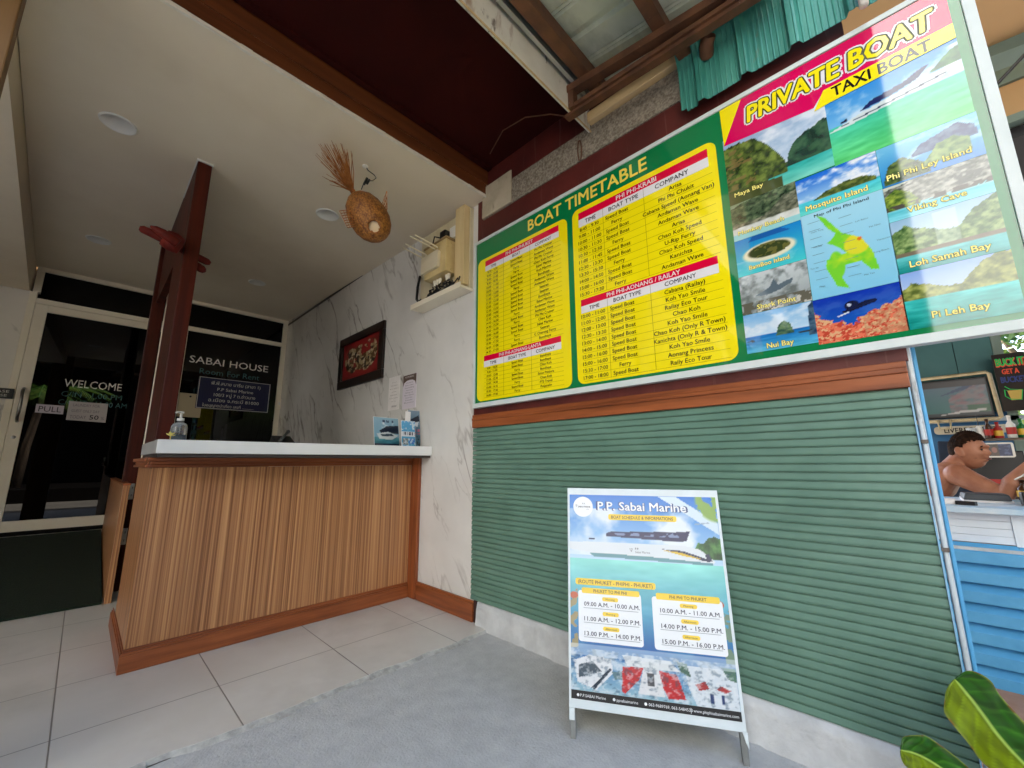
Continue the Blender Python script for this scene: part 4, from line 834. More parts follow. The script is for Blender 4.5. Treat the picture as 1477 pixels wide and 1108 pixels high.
p = Pic(64, 48); p.grad(0, 1, (150,160,160), (206,214,216)); p.mix(np.clip(p.n(9,7,101)-.42, 0, 1)*3, (110,118,116)); p.mix(p.poly([(.22,.42),(.45,.56),(.52,.74),(.58,.57),(.80,.66),(.76,.54),(.6,.44),(.4,.38)]), (92,108,118)); p.mix((p.Y < .28)*(p.n(10,7,102) > .46), (100,98,84)); p.mix((p.Y < .2)*(p.n(12,9,103) > .56), (204,202,190)); tile('photo_panel', p, 1.675, 1.545, 1.905, 1.708, 'grey photo of a shark')
p = Pic(64, 48); p.grad(.35, 1, (200,226,244), (120,180,230)); p.clouds(.4, 1, 111, .7, .5); p.water(0, .42, (90,190,226), (20,110,190), 112); p.hill([(.46,.36),(.5,.58),(.58,.66),(.66,.6),(.70,.36)], .34, (30,70,66), (110,140,96), 113); p.hill([(.9,.2),(.93,.9),(1,1)], .2, (24,50,80), (80,110,130), 114); p.mix(p.poly([(.02,.3),(.12,.34),(.14,.26)]), (40,70,80)); p.mix(p.poly([(.74,.34),(.94,.32),(.9,.28),(.76,.30)]), (50,60,60)); tile('photo_panel', p, 1.675, 1.386, 1.905, 1.544, 'photo of a bay with a lone rock')
p = Pic(64, 44); p.grad(.3, 1, (170,210,240), (20,100,214)); p.clouds(.35, 1, 121, 1, .47); p.water(0, .34, (110,226,214), (60,190,210), 122); p.hill([(.2,.3),(.36,.44),(.6,.52),(.8,.5),(.96,.40)], .30, (54,74,32), (128,138,62), 123); tile('photo_panel', p, 1.907, 1.880, 2.141, 2.029, 'photo of a low island under clouds')
p = Pic(78, 104, (150,212,238)); p.grad(0, 1, (132,204,234), (166,220,240)); wob = (p.n(9,12,131,3)-.5)
pts_ = [(1.954,1.864),(1.977,1.845),(2.017,1.768),(2.065,1.731),(2.088,1.674),(2.098,1.6),(2.077,1.608),(2.054,1.647),(1.995,1.644),(1.999,1.6),(2.014,1.558),(1.981,1.576),(1.959,1.649),(1.963,1.681),(1.999,1.686),(2.02,1.69),(2.0,1.72),(1.971,1.745),(1.985,1.752),(2.0,1.772),(1.98,1.80)]
pts_ = [((u-1.906)/.235, (v-1.543)/.336) for u, v in pts_]; k_ = p.poly(pts_); k_ = np.maximum(k_, p.ell(.36, .33, .10, .16)*1.0*(wob > -.25)); p.mix(k_, (120,214,50)); p.mix(k_*np.clip(p.n(6,8,132)*3-1.4, 0, 1), (196,226,40)); p.mix(k_*p.ell(.62,.5,.16,.12), (226,222,50)); p.mix(p.ell(.66,.55,.03,.02), (226,120,30))
tile('map_panel', p, 1.906, 1.543, 2.141, 1.879, 'light blue map of a green island')
p = Pic(78, 60); p.grad(0, 1, (24,110,190), (10,50,170)); p.clouds(.5, 1, 141, .12, .5); c_ = np.interp(p.X[0], [0,.12,.25,.38,.5,.7,.85,1], [.72,.5,.42,.36,.40,.52,.62,.72])[None, :] + (p.n(16,16,142,3)-.5)*.3
k_ = (p.Y < c_)*1.0; p.mix(k_, (196,70,50)); p.mix(k_*(p.n(22,22,143,3) > .5), (232,120,90)); p.mix(k_*(p.n(26,26,144,3) > .58), (226,176,130)); p.mix(k_*(p.X > .55)*(p.n(20,20,145,3) > .46)*.6, (190,150,110)); p.mix(p.ell(.45,.72,.09,.11), (14,24,60)); p.mix(p.poly([(.32,.62),(.62,.78),(.74,.76),(.72,.70),(.5,.62),(.36,.56)]), (16,26,64)); p.mix(p.ell(.42,.74,.03,.035), (190,200,220)); p.mix(p.poly([(.26,.54),(.40,.60),(.42,.58),(.28,.52)]), (210,220,230))
tile('photo_panel', p, 1.905, 1.376, 2.140, 1.542, 'photo of a diver over red coral')
RU = 2.376
p = Pic(66, 44); p.grad(0, 1, (30,130,206), (120,196,232)); p.clouds(.4, 1, 151, .5, .5); p.hill([(.02,.1),(.1,.52),(.25,.6),(.4,.4),(.5,.2)], .04, (40,66,30), (120,140,66), 152); p.hill([(.34,.55),(.45,.74),(.62,.82),(.82,.92),(.95,.78),(.98,.6)], .50, (40,60,110), (96,120,150), 153); p.hill([(.46,.3),(.6,.6),(.76,.66),(.9,.5)], .2, (70,110,50), (150,176,100), 154); tile('photo_panel', p, 2.142, 1.878, RU, 2.027, 'photo of a hilly island')
p = Pic(66, 40); p.grad(0, 1, (110,206,220), (206,214,196)); p.hill([(0,.9),(.3,1),(1,1)], .34, (70,76,66), (190,190,178), 161, 18); p.hill([(0,.72),(.12,.86),(.26,.7),(.34,.4)], .3, (60,92,30), (170,190,70), 162); p.mix((p.Y > .3)*(p.Y < .42)*(p.n(16,4,163) > .45), (80,74,66)); p.mix((p.ell(.78,.66,.16,.22) > .2)*(p.n(9,9,164) > .45), (96,98,92)); p.water(0, .28, (130,216,230), (90,200,214), 165); tile('photo_panel', p, 2.140, 1.750, RU, 1.877, 'photo of a sea cave')
p = Pic(66, 54); p.grad(.3, 1, (214,230,240), (150,190,220)); p.hill([(0,.74),(.15,.86),(.3,.76),(.5,.6),(.64,.62),(.8,.86),(1,1)], .3, (54,92,42), (160,184,116), 171, 16); p.mix((p.Y > .3)*(p.Y < .95)*(p.X > .42)*(p.X < .64)*.35, (226,236,240)); p.water(0, .32, (30,150,146), (100,200,200), 172); p.mix((abs(p.Y-.33) < .03)*(p.n(12,3,173) > .3), (120,108,88)); tile('photo_panel', p, 2.139, 1.565, RU, 1.749, 'photo of a green bay between hills')
p = Pic(66, 56); p.grad(.4, 1, (210,226,246), (140,176,236)); p.hill([(0,.70),(.12,.80),(.28,.74),(.45,.62),(.56,.64),(.74,.9),(.9,1),(1,1)], .46, (84,100,40), (176,182,96), 181, 14); p.water(0, .5, (10,140,130), (60,196,190), 182, 36); tile('photo_panel', p, 2.137, 1.376, RU, 1.564, 'photo of turquoise water below cliffs')
Pk = gloss('board_pink', (206,0,84))
bn_ = MB(SF); bn_.prism([(1.764,2.507),(2.374,2.507),(2.374,2.358),(2.032,2.346),(1.998,2.300),(1.679,2.325)], .0012, .0020).build('pink_band', Pk, bd)
MB(SF).prism([(1.677,2.507),(1.764,2.507),(1.679,2.326)], .0012, .0020).build('yellow_corner', Yl, bd)
MB(SF).prism([(1.998,2.284),(2.034,2.352),(2.374,2.360),(2.374,2.304),(2.046,2.290)], .0022, .0030).build('yellow_band', Yl, bd)
TB(SF).add('PRIVATE BOAT', .076, 2.058, 2.382, 1, fit=.56, bold=.135, shear=.12, n=.0026).add('PRIVATE BOAT', .076, 2.058, 2.382, 2, fit=.56, bold=.075, shear=.12, n=.0029).add('PRIVATE BOAT', .076, 2.058, 2.382, 0, fit=.56, bold=.028, shear=.12, n=.0032)\
    .build('private_boat_lettering', [Yl, Wt, mat('dark_olive_ink', (60,66,20), None, rough=.2)], bd)
TB(SF).add('TAXI BOAT', .043, 2.188, 2.306, 0, fit=.262, bold=.020, n=.0034).build('taxi_boat_lettering', [Bk], bd)
capm = [mat('caption_yellow', (244,232,130), None, rough=.2), mat('caption_shadow', (36,40,26), None, rough=.2)]
for s_, a, b, v, h in (('Maya Bay',1.697,1.803,2.066,.019), ('Monkey Beach',1.694,1.855,1.890,.019), ('BamBoo Island',1.718,1.855,1.729,.018), ('Shark Point',1.728,1.857,1.558,.019), ('Nui Bay',1.745,1.832,1.395,.021),
        ('Mosquito Island',1.927,2.105,1.893,.021), ('Phi Phi Ley Island',2.156,2.349,1.899,.021), ('Viking Cave',2.188,2.320,1.766,.020), ('Loh Samah Bay',2.169,2.342,1.580,.022), ('Pi Leh Bay',2.195,2.314,1.402,.022)):
    TB(SF).add(s_, h, (a+b)/2, v, 1, fit=b-a, bold=.055, n=.0014).add(s_, h, (a+b)/2, v, 0, fit=b-a, bold=.016, n=.0020).build('photo_caption', capm, bd)
cap_ = TB(SF)
cap_.add('Map of Phi Phi Island', .012, 2.025, 1.858, 2, fit=.155, n=.0014, bold=.01)
for s_, u, v in (('Laem Tong', 1.95, 1.80), ('Nui Bay', 1.945, 1.74), ('Loh Bakao', 2.075, 1.79), ('Pak Nam', 2.105, 1.755), ('Long Beach', 2.11, 1.66), ('Maya', 1.94, 1.585), ('Ton Sai', 1.925, 1.66), ('Viewpoint', 2.12, 1.70), ('Hat Yao', 2.07, 1.59)): cap_.add(s_, .006, u, v, 3, n=.0014)
cap_.build('map_lettering', [Bk, Bk, Bk, mat('map_ink', (70,96,110), None, rough=.3)], bd)
kl = MB(SF)
for i in range(16):
    v = 1.60+.016*i; u = 1.925 + (.0 if i % 2 else .09); kl.box(u, v, .0012, u+.035, v+.0012, .0016)
kl.build('map_pointer_lines', mat('map_ink', (70,96,110)), bd)

# ------------------------------------------------------------------ A-frame board on the apron
AU = Vector((.497, -.868, -.007)).normalized(); AV = Vector((.134, .071, .988)).normalized()
AF = frame((1.352, 1.029, -.012), AU, AV)
af = thing('pavement_sign', 'white framed folding pavement sign with a blue boat schedule poster', 'sign', (1.5, .78, -.012))
aw = mat('white_sign_frame', (200,212,216), (212,222,226), (8,8,8), rough=.4)
MB(AF).box(-.004, .098, -.006, .586, .882, 0).build('board', aw, af, bevel=.001)
MB(AF).prism([(-.003,.06),(.016,.06),(.016,.0975),(-.003,.0975)], -.0065, .0002).prism([(.573,.0975),(.580,.07),(.588,.052),(.5885,.0975)], -.0065, .0002).build('lower_tabs', aw, af)
stl = layer(mat('grey_steel_leg', (112,116,116), (140,144,144), (12,12,12), rough=.4, metal=.6), (104,60,36), (20,20,20), .6, .7, .8, seed=2)
for u_ in (.0, .566): MB(AF).box(u_, .0, -.026, u_+.019, .86, -.0068).build('leg', stl, af, label='front leg of the folding sign')
bvec = Vector((.857, .492, -.15)).normalized()
for u_ in (.01, .556):
    top = AF @ Vector((u_, .86, -.012)); bot = Vector((top.x+.26, top.y+.15, -.012)); s_ = AU*.018
    MB().tube([top, bot], .0095, 4).build('leg', stl, af, label='rear leg of the folding sign')
p = Pic(190, 250); fy = lambda v: (v-.155)/(.855-.155)
p.grad(fy(.60), 1, (190,222,244), (40,120,210)); p.clouds(fy(.62), fy(.80), 201, .9, .42); p.mix(p.poly([(.62,1),(.74,1),(1,.86),(1,.80)]), (214,232,244)); p.mix(p.ell(1.0,.98,.14,.12)*(p.n(16,12,202) > .4), (140,176,90))
p.water(fy(.40), fy(.605), (60,150,190), (140,226,216), 203, 18); p.grad(fy(.27), fy(.40), (24,78,160), (60,150,190)); p.mix((p.Y < fy(.40))*(p.Y > fy(.27))*np.clip(p.n(7,9,204)*2-1, 0, 1)*.5, (120,190,214))
q_ = lambda l: [((a-.005)/.57, fy(b)) for a, b in l]
p.hill([(.82,fy(.66)),(.86,fy(.69)),(.93,fy(.70)),(1,fy(.705))], fy(.625), (20,70,36), (80,140,70), 205, 26)
p.mix(p.poly(q_([(.0,.668),(.16,.672),(.44,.672),(.50,.66),(.55,.618),(.54,.612),(.16,.622),(.0,.640)])), (222,230,236)); p.mix(p.poly(q_([(.08,.630),(.30,.626),(.54,.614),(.54,.606),(.1,.616)])), (96,150,160)); p.mix(p.poly(q_([(.15,.705),(.17,.712),(.42,.720),(.47,.724),(.455,.688),(.43,.684),(.15,.694)])), (26,34,84)); p.mix(p.poly(q_([(.18,.706),(.42,.715),(.43,.700),(.2,.698)]))*(p.n(30,30,206,2) > .52), (120,140,180))
p.mix(p.poly(q_([(.36,.656),(.44,.652),(.52,.628),(.535,.616),(.50,.622),(.44,.640)])), (30,40,76)); p.mix(p.poly(q_([(.36,.652),(.43,.646),(.51,.624),(.44,.634)])), (224,190,60)); p.mix(p.poly(q_([(.08,.684),(.105,.686),(.105,.679),(.085,.678)])), (26,34,84)); p.mix(p.poly(q_([(.515,.64),(.53,.648),(.54,.62),(.525,.618)])), (40,52,84))
p.mix(p.poly(q_([(.48,.752),(.54,.760),(.545,.757),(.50,.750)]))*.8, (150,170,190))
for cx, cy in ((.02,.47), (.545,.475)): p.mix(p.ell((cx-.005)/.57, fy(cy), .03, .02), (196,90,60))
p.mix((p.Y < fy(.50))*(p.Y > fy(.29))*(p.X < .05)*(p.n(14,22,207,3) > .5), (160,150,110)); p.mix((p.Y < fy(.47))*(p.Y > fy(.29))*(p.X > .95)*(p.n(14,22,208,3) > .5), (110,140,120))
yb, yt = fy(.158), fy(.29); bot_ = ((p.Y > 0) & (p.Y < yt))
p.grad(0, yt, (150,190,206), (40,100,170)); wv = np.interp(p.X[0], [0,.3,.45,.62,1], [yt*.96, yt*1.05, yt*.96, yt*1.0, yt*.86])
def bl(l, c, k=1.0): p.mix(p.poly([(a, b*yt) for a, b in l])*k, c)
p.mix(bot_*np.clip(p.n(12,24,209)*5-2.3, 0, 1)*.7, (206,222,230)); bl([(.04,.2),(.02,.7),(.12,.86),(.26,.82),(.27,.5),(.16,.05)], (226,230,234)); bl([(.05,.3),(.05,.6),(.14,.72),(.2,.5)], (70,84,96)); bl([(.13,.1),(.25,.6),(.26,.56),(.15,.06)], (30,44,60)); bl([(.26,.52),(.40,.60),(.42,.40),(.28,.35)], (90,120,120), .8)
bl([(.33,.95),(.62,.92),(.68,.70),(.36,.70)], (222,228,230)); bl([(.33,.68),(.46,.70),(.43,.42),(.34,.05),(.32,.1)], (196,40,44)); bl([(.55,.68),(.66,.62),(.70,.10),(.60,.06),(.56,.36)], (196,40,44)); bl([(.46,.7),(.55,.7),(.58,.1),(.42,.1)], (224,226,228)); bl([(.48,.6),(.52,.6),(.52,.3),(.48,.3)], (80,80,84))
bl([(.70,.86),(.96,.86),(1,.6),(1,.0),(.76,.0),(.72,.4)], (216,226,234)); bl([(.66,.95),(.72,.9),(.74,.6),(.68,.7)], (70,104,90)); bl([(.92,.9),(1,.9),(1,.6),(.95,.66)], (80,120,100)); bl([(.76,.46),(.82,.56),(.84,.4),(.78,.34)], (170,50,50)); bl([(.90,.50),(.96,.42),(.93,.34),(.88,.40)], (170,50,50)); bl([(.84,.1),(.86,.1),(.86,.3),(.84,.3)], (40,60,110)); bl([(.90,.1),(.92,.1),(.92,.3),(.90,.3)], (40,60,110))
p.mix(bot_*np.clip(p.n(40,70,210,3)*7-3.8, 0, 1)*.45, (60,84,104)); p.mix(bot_*np.clip(p.n(44,76,211,3)*7-3.8, 0, 1)*.5, (236,240,242)); p.mix((p.Y < fy(.29)+.02)*(p.Y > fy(.27))*.5, (230,238,244))
p.build('poster', AF, .005, .155, .576, .855, .0010, print_mat('satin_poster', .22), af)
ay = mat('poster_yellow', (232,200,58), None, rough=.3); aW = mat('poster_white', (226,230,234), None, rough=.3); aK = mat('poster_black', (14,16,20), None, rough=.3); an = mat('poster_navy', (24,32,60), None, rough=.3)
o_ = MB(AF); o_.box(.005, .127, .0002, .576, .1545, .0016); o_.build('black_footer', aK, af)
lg = MB(AF); lg.lathe([(.0, 0), (.0405, 0), (.0405, .0012), (.0, .0012)], (.061, .806, .0012), 32); lg.build('round_logo', aW, af)
def ytab(*a): MB(AF).rrect(*a).build('yellow_tab', ay, af)
ytab(.163, .7575, .426, .780, .008, .0014, .0022); ytab(.026, .5095, .329, .533, .008, .0014, .0022)
MB(AF).rrect(.036, .314, .273, .490, .010, .0014, .0020).build('schedule_card', aW, af); MB(AF).rrect(.312, .312, .557, .487, .010, .0014, .0020).build('schedule_card', aW, af)
ytab(.050, .480, .268, .500, .006, .0024, .0030); ytab(.328, .478, .549, .500, .006, .0024, .0030)
for u_, vs_ in ((.158, (.4635, .4125, .3625)), (.440, (.4625, .4115, .3615))):
    for v_ in vs_: ytab(u_-.030, v_-.007, u_+.030, v_+.007, .006, .0024, .0030)
rl_ = MB(AF)
for u_ in (.056, .336):
    for v_ in (.428, .378, .329): rl_.box(u_, v_, .0024, u_+.205, v_+.0014, .0030)
rl_.build('card_rules', mat('poster_rule', (120,130,140), None, rough=.4), af)
t_ = TB(AF).add('P.P. Sabai Marine', .0335, .293, .796, 2, fit=.352, bold=.055, n=.0016).add('P.P. Sabai Marine', .0335, .293, .796, 1, fit=.342, bold=.02, n=.0022)
t_.add('BOAT SCHEDULE & INFORMATIONS', .0125, .294, .7625, 0, fit=.238, bold=.012, n=.0026).add('(ROUTE PHUKET - PHIPHI - PHUKET)', .0135, .177, .5145, 0, fit=.282, bold=.008, n=.0026)
t_.add('PHUKET TO PHI PHI', .0115, .158, .4845, 0, fit=.125, bold=.01, n=.0034).add('PHI PHI TO PHUKET', .0115, .440, .4835, 0, fit=.128, bold=.01, n=.0034)
for u_, vs_, names, hrs in ((.158, (.4635, .4125, .3625), ('Morning','Morning','Afternoon'), ('09.00 A.M. - 10.00 A.M.','11.00 A.M. - 12.00 P.M.','13.00 P.M. - 14.00 P.M.')), (.440, (.4625, .4115, .3615), ('Morning','Afternoon','Afternoon'), ('10.00 A.M. - 11.00 A.M.','14.00 P.M. - 15.00 P.M.','15.00 P.M. - 16.00 P.M.'))):
    for v_, n1, h1 in zip(vs_, names, hrs): t_.add(n1, .0075, u_, v_-.0035, 0, n=.0034).add(h1, .0150, u_+.004, v_-.0275, 0, fit=.208, bold=.014, n=.0026)
t_.add('P.P.', .007, .065, .815, 3, n=.0032).add('SABAI MARINE', .0065, .066, .803, 3, fit=.05, bold=.02, n=.0032).add('LTD', .004, .08, .794, 3, n=.0032)
t_.add('P.P.', .008, .262, .648, 3, al='L', bold=.02, n=.0016).add('Sabai Marine', .008, .262, .636, 3, al='L', n=.0016).add('♆', .014, .247, .640, 3, n=.0016).add('♆', .010, .034, .806, 3, n=.0032)
t_.add('P.P.SABAI Marine', .0095, .038, .136, 1, al='L', n=.0022).add('ppsabaimarine', .0095, .168, .136, 1, al='L', n=.0022).add('063-9689769, 063-5484533', .0095, .278, .136, 1, al='L', n=.0022).add('|', .013, .417, .135, 1, n=.0022).add('www.phiphisabaimarine.com', .0095, .425, .136, 1, al='L', fit=.142, n=.0022)
t_.build('lettering', [an, aW, mat('poster_blue_shadow', (30,60,120), None, rough=.3), an], af)
ic = MB(AF)
for u_ in (.030, .159, .268): ic.lathe([(.0, 0), (.0048, 0), (.0048, .0006), (.0, .0006)], (u_, .1405, .0018), 12)
ic.build('footer_icons', aW, af)

# ------------------------------------------------------------------ the bar next door
BX = 3.0
bar = thing('bar_counter', 'blue corrugated bar counter with a white boarded upper band', 'bar counter', (3.3, -.6, 0))
vs = []; fs = []; prof = []
z = -.03
while z < .55:
    prof += [(-.006, z), (-.050, z+.002), (-.052, z+.005), (-.052, z+.050), (-.048, z+.054), (-.006, z+.0873)]; z += .0875
ys = [.6, .0, -.5, -1.2, -2.2]
for yv in ys:
    for dx, zz in prof: vs.append((BX+dx, yv, zz))
n = len(prof)
for j in range(len(ys)-1):
    for i in range(n-1): fs.append((j*n+i, (j+1)*n+i, (j+1)*n+i+1, j*n+i+1))
MB().add(vs, fs).build('corrugated_front', blue_m, bar)
m_ = MB()
for k in range(4): m_.box(BX-.004, -2.2, .585+.034*k, BX+.02, .6, .585+.034*k+.0332)
m_.build('white_band', palewhite_m, bar, bevel=.002)
MB().box(BX-.012, -.305, .580, BX-.0045, -.272, .722).build('white_stile', palewhite_m, bar)
MB().box(BX-.045, -2.2, .552, BX+.02, .6, .566).build('ledge', mat('pale_edge', (196,206,210), (160,170,176), (20,9,9), rough=.6), bar, bevel=.002)
MB().box(BX-.06, -2.25, .722, BX+.72, .6, .748).build('counter_top', mat('worn_blue_white_top', (150,190,216), (206,216,222), (5,3,5), rough=.5, lo=.4, hi=.6), bar, bevel=.003)
MB().box(BX-.05, -2.2, -.06, BX+.01, .6, -.032).build('bottom_edge', palewhite_m, bar)
MB().box(BX+.021, -2.2, -.33, BX+.10, .6, .721).build('backing', mat('brown_curb', (176,140,120), (200,166,146), (6,6,6), rough=.9), bar)
bw = thing('bar_rear_wall', 'dark teal boarded rear wall of the open bar', 'wall', (6.05, .3, 0))
m_ = MB()
for k in range(6):
    y1 = .9-.33*k
    if y1 < -.62: break
    m_.box(6.02, max(y1-.325, -.67), 1.42, 6.06, y1, 2.45)
m_.build('upper_boards', teal_panel_m, bw)
MB().box(6.03, -.72, -.3, 6.06, .9, 1.415).build('lower_wall', mat('deep_blue_wall', (36,92,140), (48,108,156), (3,3,3), rough=.6), bw)
MB().box(6.0, -.735, -.3, 6.08, -.672, 2.45).build('corner_stud', greygreen_m, bw)
MB().box(5.985, -.74, 2.20, 6.0185, .9, 2.32).build('dark_beam', ink_m, bw)
MB().box(6.0, -.80, 1.33, 6.0285, .9, 1.372).build('shelf_rail', mat('pale_grey_blue', (170,186,196), None, rough=.6), bw)
tv = thing('wall_television', 'television in a pale pipe frame on the teal bar wall', 'television', (5.85, -.35, 1.56))
TF = frame((5.93, 0, 0), (0, -1, 0), (0, 0, 1))
MB().box(6.0605, -.67, 1.40, 6.075, .9, 2.5).build('backing', ink_m, bw)  # black sheet added to stop bright sky leaking through the board gaps
MB(TF).box(-.14, 1.375, -.03, .588, 1.755, .0).build('housing', black_m, tv, bevel=.005)
p = Pic(60, 34); p.grad(0, 1, (22,96,92), (84,104,126)); p.mix(p.poly([(.5,.55),(.75,.8),(1,1),(1,.86)]), (30,54,92)); p.mix(p.poly([(.62,.5),(.95,.92),(1,.9),(1,.1),(.62,.06)])*np.clip(p.n(14,12,301)*3-.7, 0, 1), (118,108,114)); p.mix((p.X > .62)*np.clip(p.n(16,14,303,3)*5-2.6, 0, 1)*(p.Y > .1)*.6, (132,74,82)); p.mix((p.X > .78)*(p.Y < .3), (30,84,50)); p.mix((p.Y < .08)*1.0, (16,30,34)); p.mix(p.poly([(.45,.0),(.75,.14),(.95,.16),(.95,.1),(.7,.06)]), (190,190,190)); p.mix((p.Y > .82)*1.0, (40,30,30))
pm = print_mat('tv_screen', .3)
p.build('screen', TF, -.12, 1.395, .57, 1.735, .002, pm, tv)
pipe_m = mat('aged_pipe', (176,160,124), (196,182,148), (20,20,20), rough=.4)
MB(TF).tube([(-.20, 1.345, .03), (.60, 1.345, .03), (.618, 1.36, .03), (.604, 1.77, .03), (.585, 1.79, .03), (-.20, 1.772, .03)], .016, 8).build('pipe_frame', pipe_m, tv, smooth=True)
MB(TF).tube([(.20, 1.36, .05), (.205, 1.27, .06), (.28, 1.265, .06), (.29, 1.355, .05)], .008, 6).build('pipe_bracket', pipe_m, tv, smooth=True)
bk = thing('bucket_sign', 'dark hand painted BUCK IT drinks sign beside the television', 'sign', (5.85, -.73, 1.65))
KF = frame((5.84, 0, 0), (0, -1, 0), (0, 0, 1))
MB(KF).box(.635, 1.405, -.02, .83, 1.935, 0).build('board', mat('blackboard', (34,28,26), (48,40,36), (6,6,6), rough=.8), bk)
gk = mat('chalk_green', (40,190,90), None, rough=.7); rk = mat('chalk_red', (226,84,54), None, rough=.7); bkm = mat('chalk_blue', (50,66,130), None, rough=.7); yk = mat('chalk_yellow', (206,176,90), None, rough=.7)
TB(KF).add('BUCK IT', .075, .7375, 1.815, 1, fit=.170, bold=.05, n=.0012).add('BUCK IT', .070, .735, 1.825, 0, fit=.165, bold=.03, n=.002).add('GET A', .048, .727, 1.745, 1, fit=.10, bold=.03, n=.002).add('BUCKET', .055, .735, 1.665, 2, fit=.15, bold=.03, n=.002).add('150', .045, .80, 1.48, 1, fit=.05, bold=.03, n=.002).build('lettering', [gk, rk, bkm], bk)
MB(KF).prism([(.695,1.50),(.755,1.50),(.77,1.59),(.682,1.59)], .001, .002).build('painted_bucket', yk, bk)
MB(KF).tube([(.684,1.59,.003),(.668,1.60,.003),(.665,1.54,.003),(.692,1.51,.003),(.755,1.50,.003),(.772,1.59,.003),(.70,1.60,.003),(.672,1.63,.003)], .004, 5).build('painted_outline', gk, bk)
lv = thing('club_sign', 'long pale name board with black capitals on the bar shelf', 'sign', (5.9, -.42, 1.24))
LF = frame((5.92, 0, 0), (0, -1, 0), (0, 0, 1))
MB(LF).rrect(.165, 1.215, .655, 1.292, .03, -.02, 0).build('plate', mat('pale_sign', (178,172,154), (194,188,170), (6,6,6), rough=.6), lv)
TB(LF).add('LIVERPOOL  FC', .048, .42, 1.229, 0, fit=.37, bold=.02, n=.001).build('lettering', [ink_m], lv)
cl = thing('shelf_lamp', 'white plastic lantern hanging in front of the name board', 'lantern', (5.4, -.44, 1.22))
MB().lathe([(.0, 0), (.030, .004), (.034, .03), (.022, .07), (.026, .085), (.014, .11), (.0, .115)], (5.4, -.425, 1.145), 16).build('shade', white_m, cl, smooth=True)
MB().tube([(5.4, -.425, 1.26), (5.4, -.425, 1.36)], .003, 5).build('cord', black_m, cl)
cu = thing('clear_cup', 'clear plastic cup next to the white lantern', 'cup', (5.38, -.385, 1.2))
MB().lathe([(.0, 0), (.024, 0), (.030, .08), (.028, .08), (.022, .004), (.0, .004)], (5.38, -.375, 1.16), 14).build('body', mat('frosted_cup', (200,208,214), None, rough=.3), cu, smooth=True)
sh = thing('bar_shelf', 'small crowded shelf behind the bar beyond the leaning man', 'shelf', (5.4, -.5, 1.1))
MB().box(5.3, -.72, 1.128, 5.5, -.34, 1.143).build('plank', mat('shelf_plank', (96,84,72), None, rough=.7), sh)
rdm = mat('red_label', (170,36,28), None, rough=.5); ylm = mat('yellow_label', (220,180,60), None, rough=.5); brg = mat('brown_glass', (60,34,18), None, rough=.2); grg = mat('green_glass', (30,110,50), None, rough=.15)
def bottle(x, y, z, h, m1, m2, lab, grp=None):
    t = thing('bar_bottle', lab, 'bottle', (x, y, z), grp)
    MB().lathe([(.0, 0), (.026, 0), (.028, .01), (.028, h*.58), (.011, h*.74), (.011, h*.96), (.013, h*.96), (.013, h), (.0, h)], (x, y, z), 14).build('glass', m1, t, smooth=True)
    MB().lathe([(.0286, h*.16), (.0288, h*.17), (.0288, h*.46), (.0286, h*.47)], (x, y, z), 14).build('label', m2, t, smooth=True)
bottle(5.38, -.475, 1.1435, .17, brg, rdm, 'brown bottle with a red label on the crowded bar shelf')
bottle(5.40, -.53, 1.1435, .14, rdm, ylm, 'red bottle with a yellow label on the crowded bar shelf')
bottle(5.37, -.60, 1.1435, .19, white_m, rdm, 'white bottle with a red label on the crowded bar shelf')
bottle(3.55, -.452, .7485, .20, grg, white_m, 'green bottle standing on the bar by the clasped hands')
mr = thing('selfie_frame', 'white framed photo board behind the man with a dark blue patch', 'picture', (5.2, -.46, 1.0))
RF = frame((5.2, 0, 0), (0, -1, 0), (0, 0, 1))
MB(RF).rrect(.36, .985, .575, 1.105, .015, -.01, 0).build('frame', white_m, mr, bevel=.002)
p = Pic(40, 22); p.grad(0, 1, (84,70,62), (60,52,48)); p.mix((p.X > .62)*1.0, (28,42,86)); p.mix((p.X > .62)*(p.n(6,5,401) > .55), (70,84,130)); p.mix(p.ell(.50,.5,.09,.26), (150,104,92)); p.build('photo', RF, .375, .997, .56, 1.093, .0012, print_mat('satin_print', .3), mr)
bottle(5.40, -.66, 1.1435, .16, grg, ylm, 'green bottle with a yellow label at the right end of the crowded shelf')
bottle(3.62, -.40, .7485, .11, brg, ylm, 'short brown bottle behind the man\'s wrist on the bar')
bottle(3.40, -.455, .7485, .15, grg, rdm, 'green bottle with a red label at the right edge of the bar')
hs = thing('added_dark_shirt', 'dark shirt hanging in the shade behind the leaning man', 'shirt', (5.5, -.22, 1.0))  # dark clutter added so the bar interior looks darker
MB().hexa([(5.48, -.33, .62), (5.48, -.12, .60), (5.54, -.12, .60), (5.54, -.33, .62), (5.50, -.30, 1.13), (5.50, -.16, 1.14), (5.53, -.16, 1.14), (5.53, -.30, 1.13)]).build('cloth', mat('dark_cloth', (22,34,52), (34,50,72), (9,9,3), rough=.9), hs, bevel=.01)
dp = thing('added_dark_cabinet', 'black fridge cabinet in the shade behind the bar', 'cabinet', (5.6, -.55, .5))  # black mass added where the bar interior falls into darkness
MB().box(5.55, -.66, -.3, 5.98, -.33, 1.04).build('case', black_m, dp, bevel=.01)
MB().box(5.545, -.60, .74, 5.5495, -.42, .80).build('maker_plate', rdm, dp)
ft = thing('folded_tablet_case', 'dark grey folder lying on the bar under the man\'s forearm', 'folder', (3.4, -.26, .75))
MB().box(3.30, -.325, .7485, 3.62, -.150, .760).build('pad', paper_m, ft)
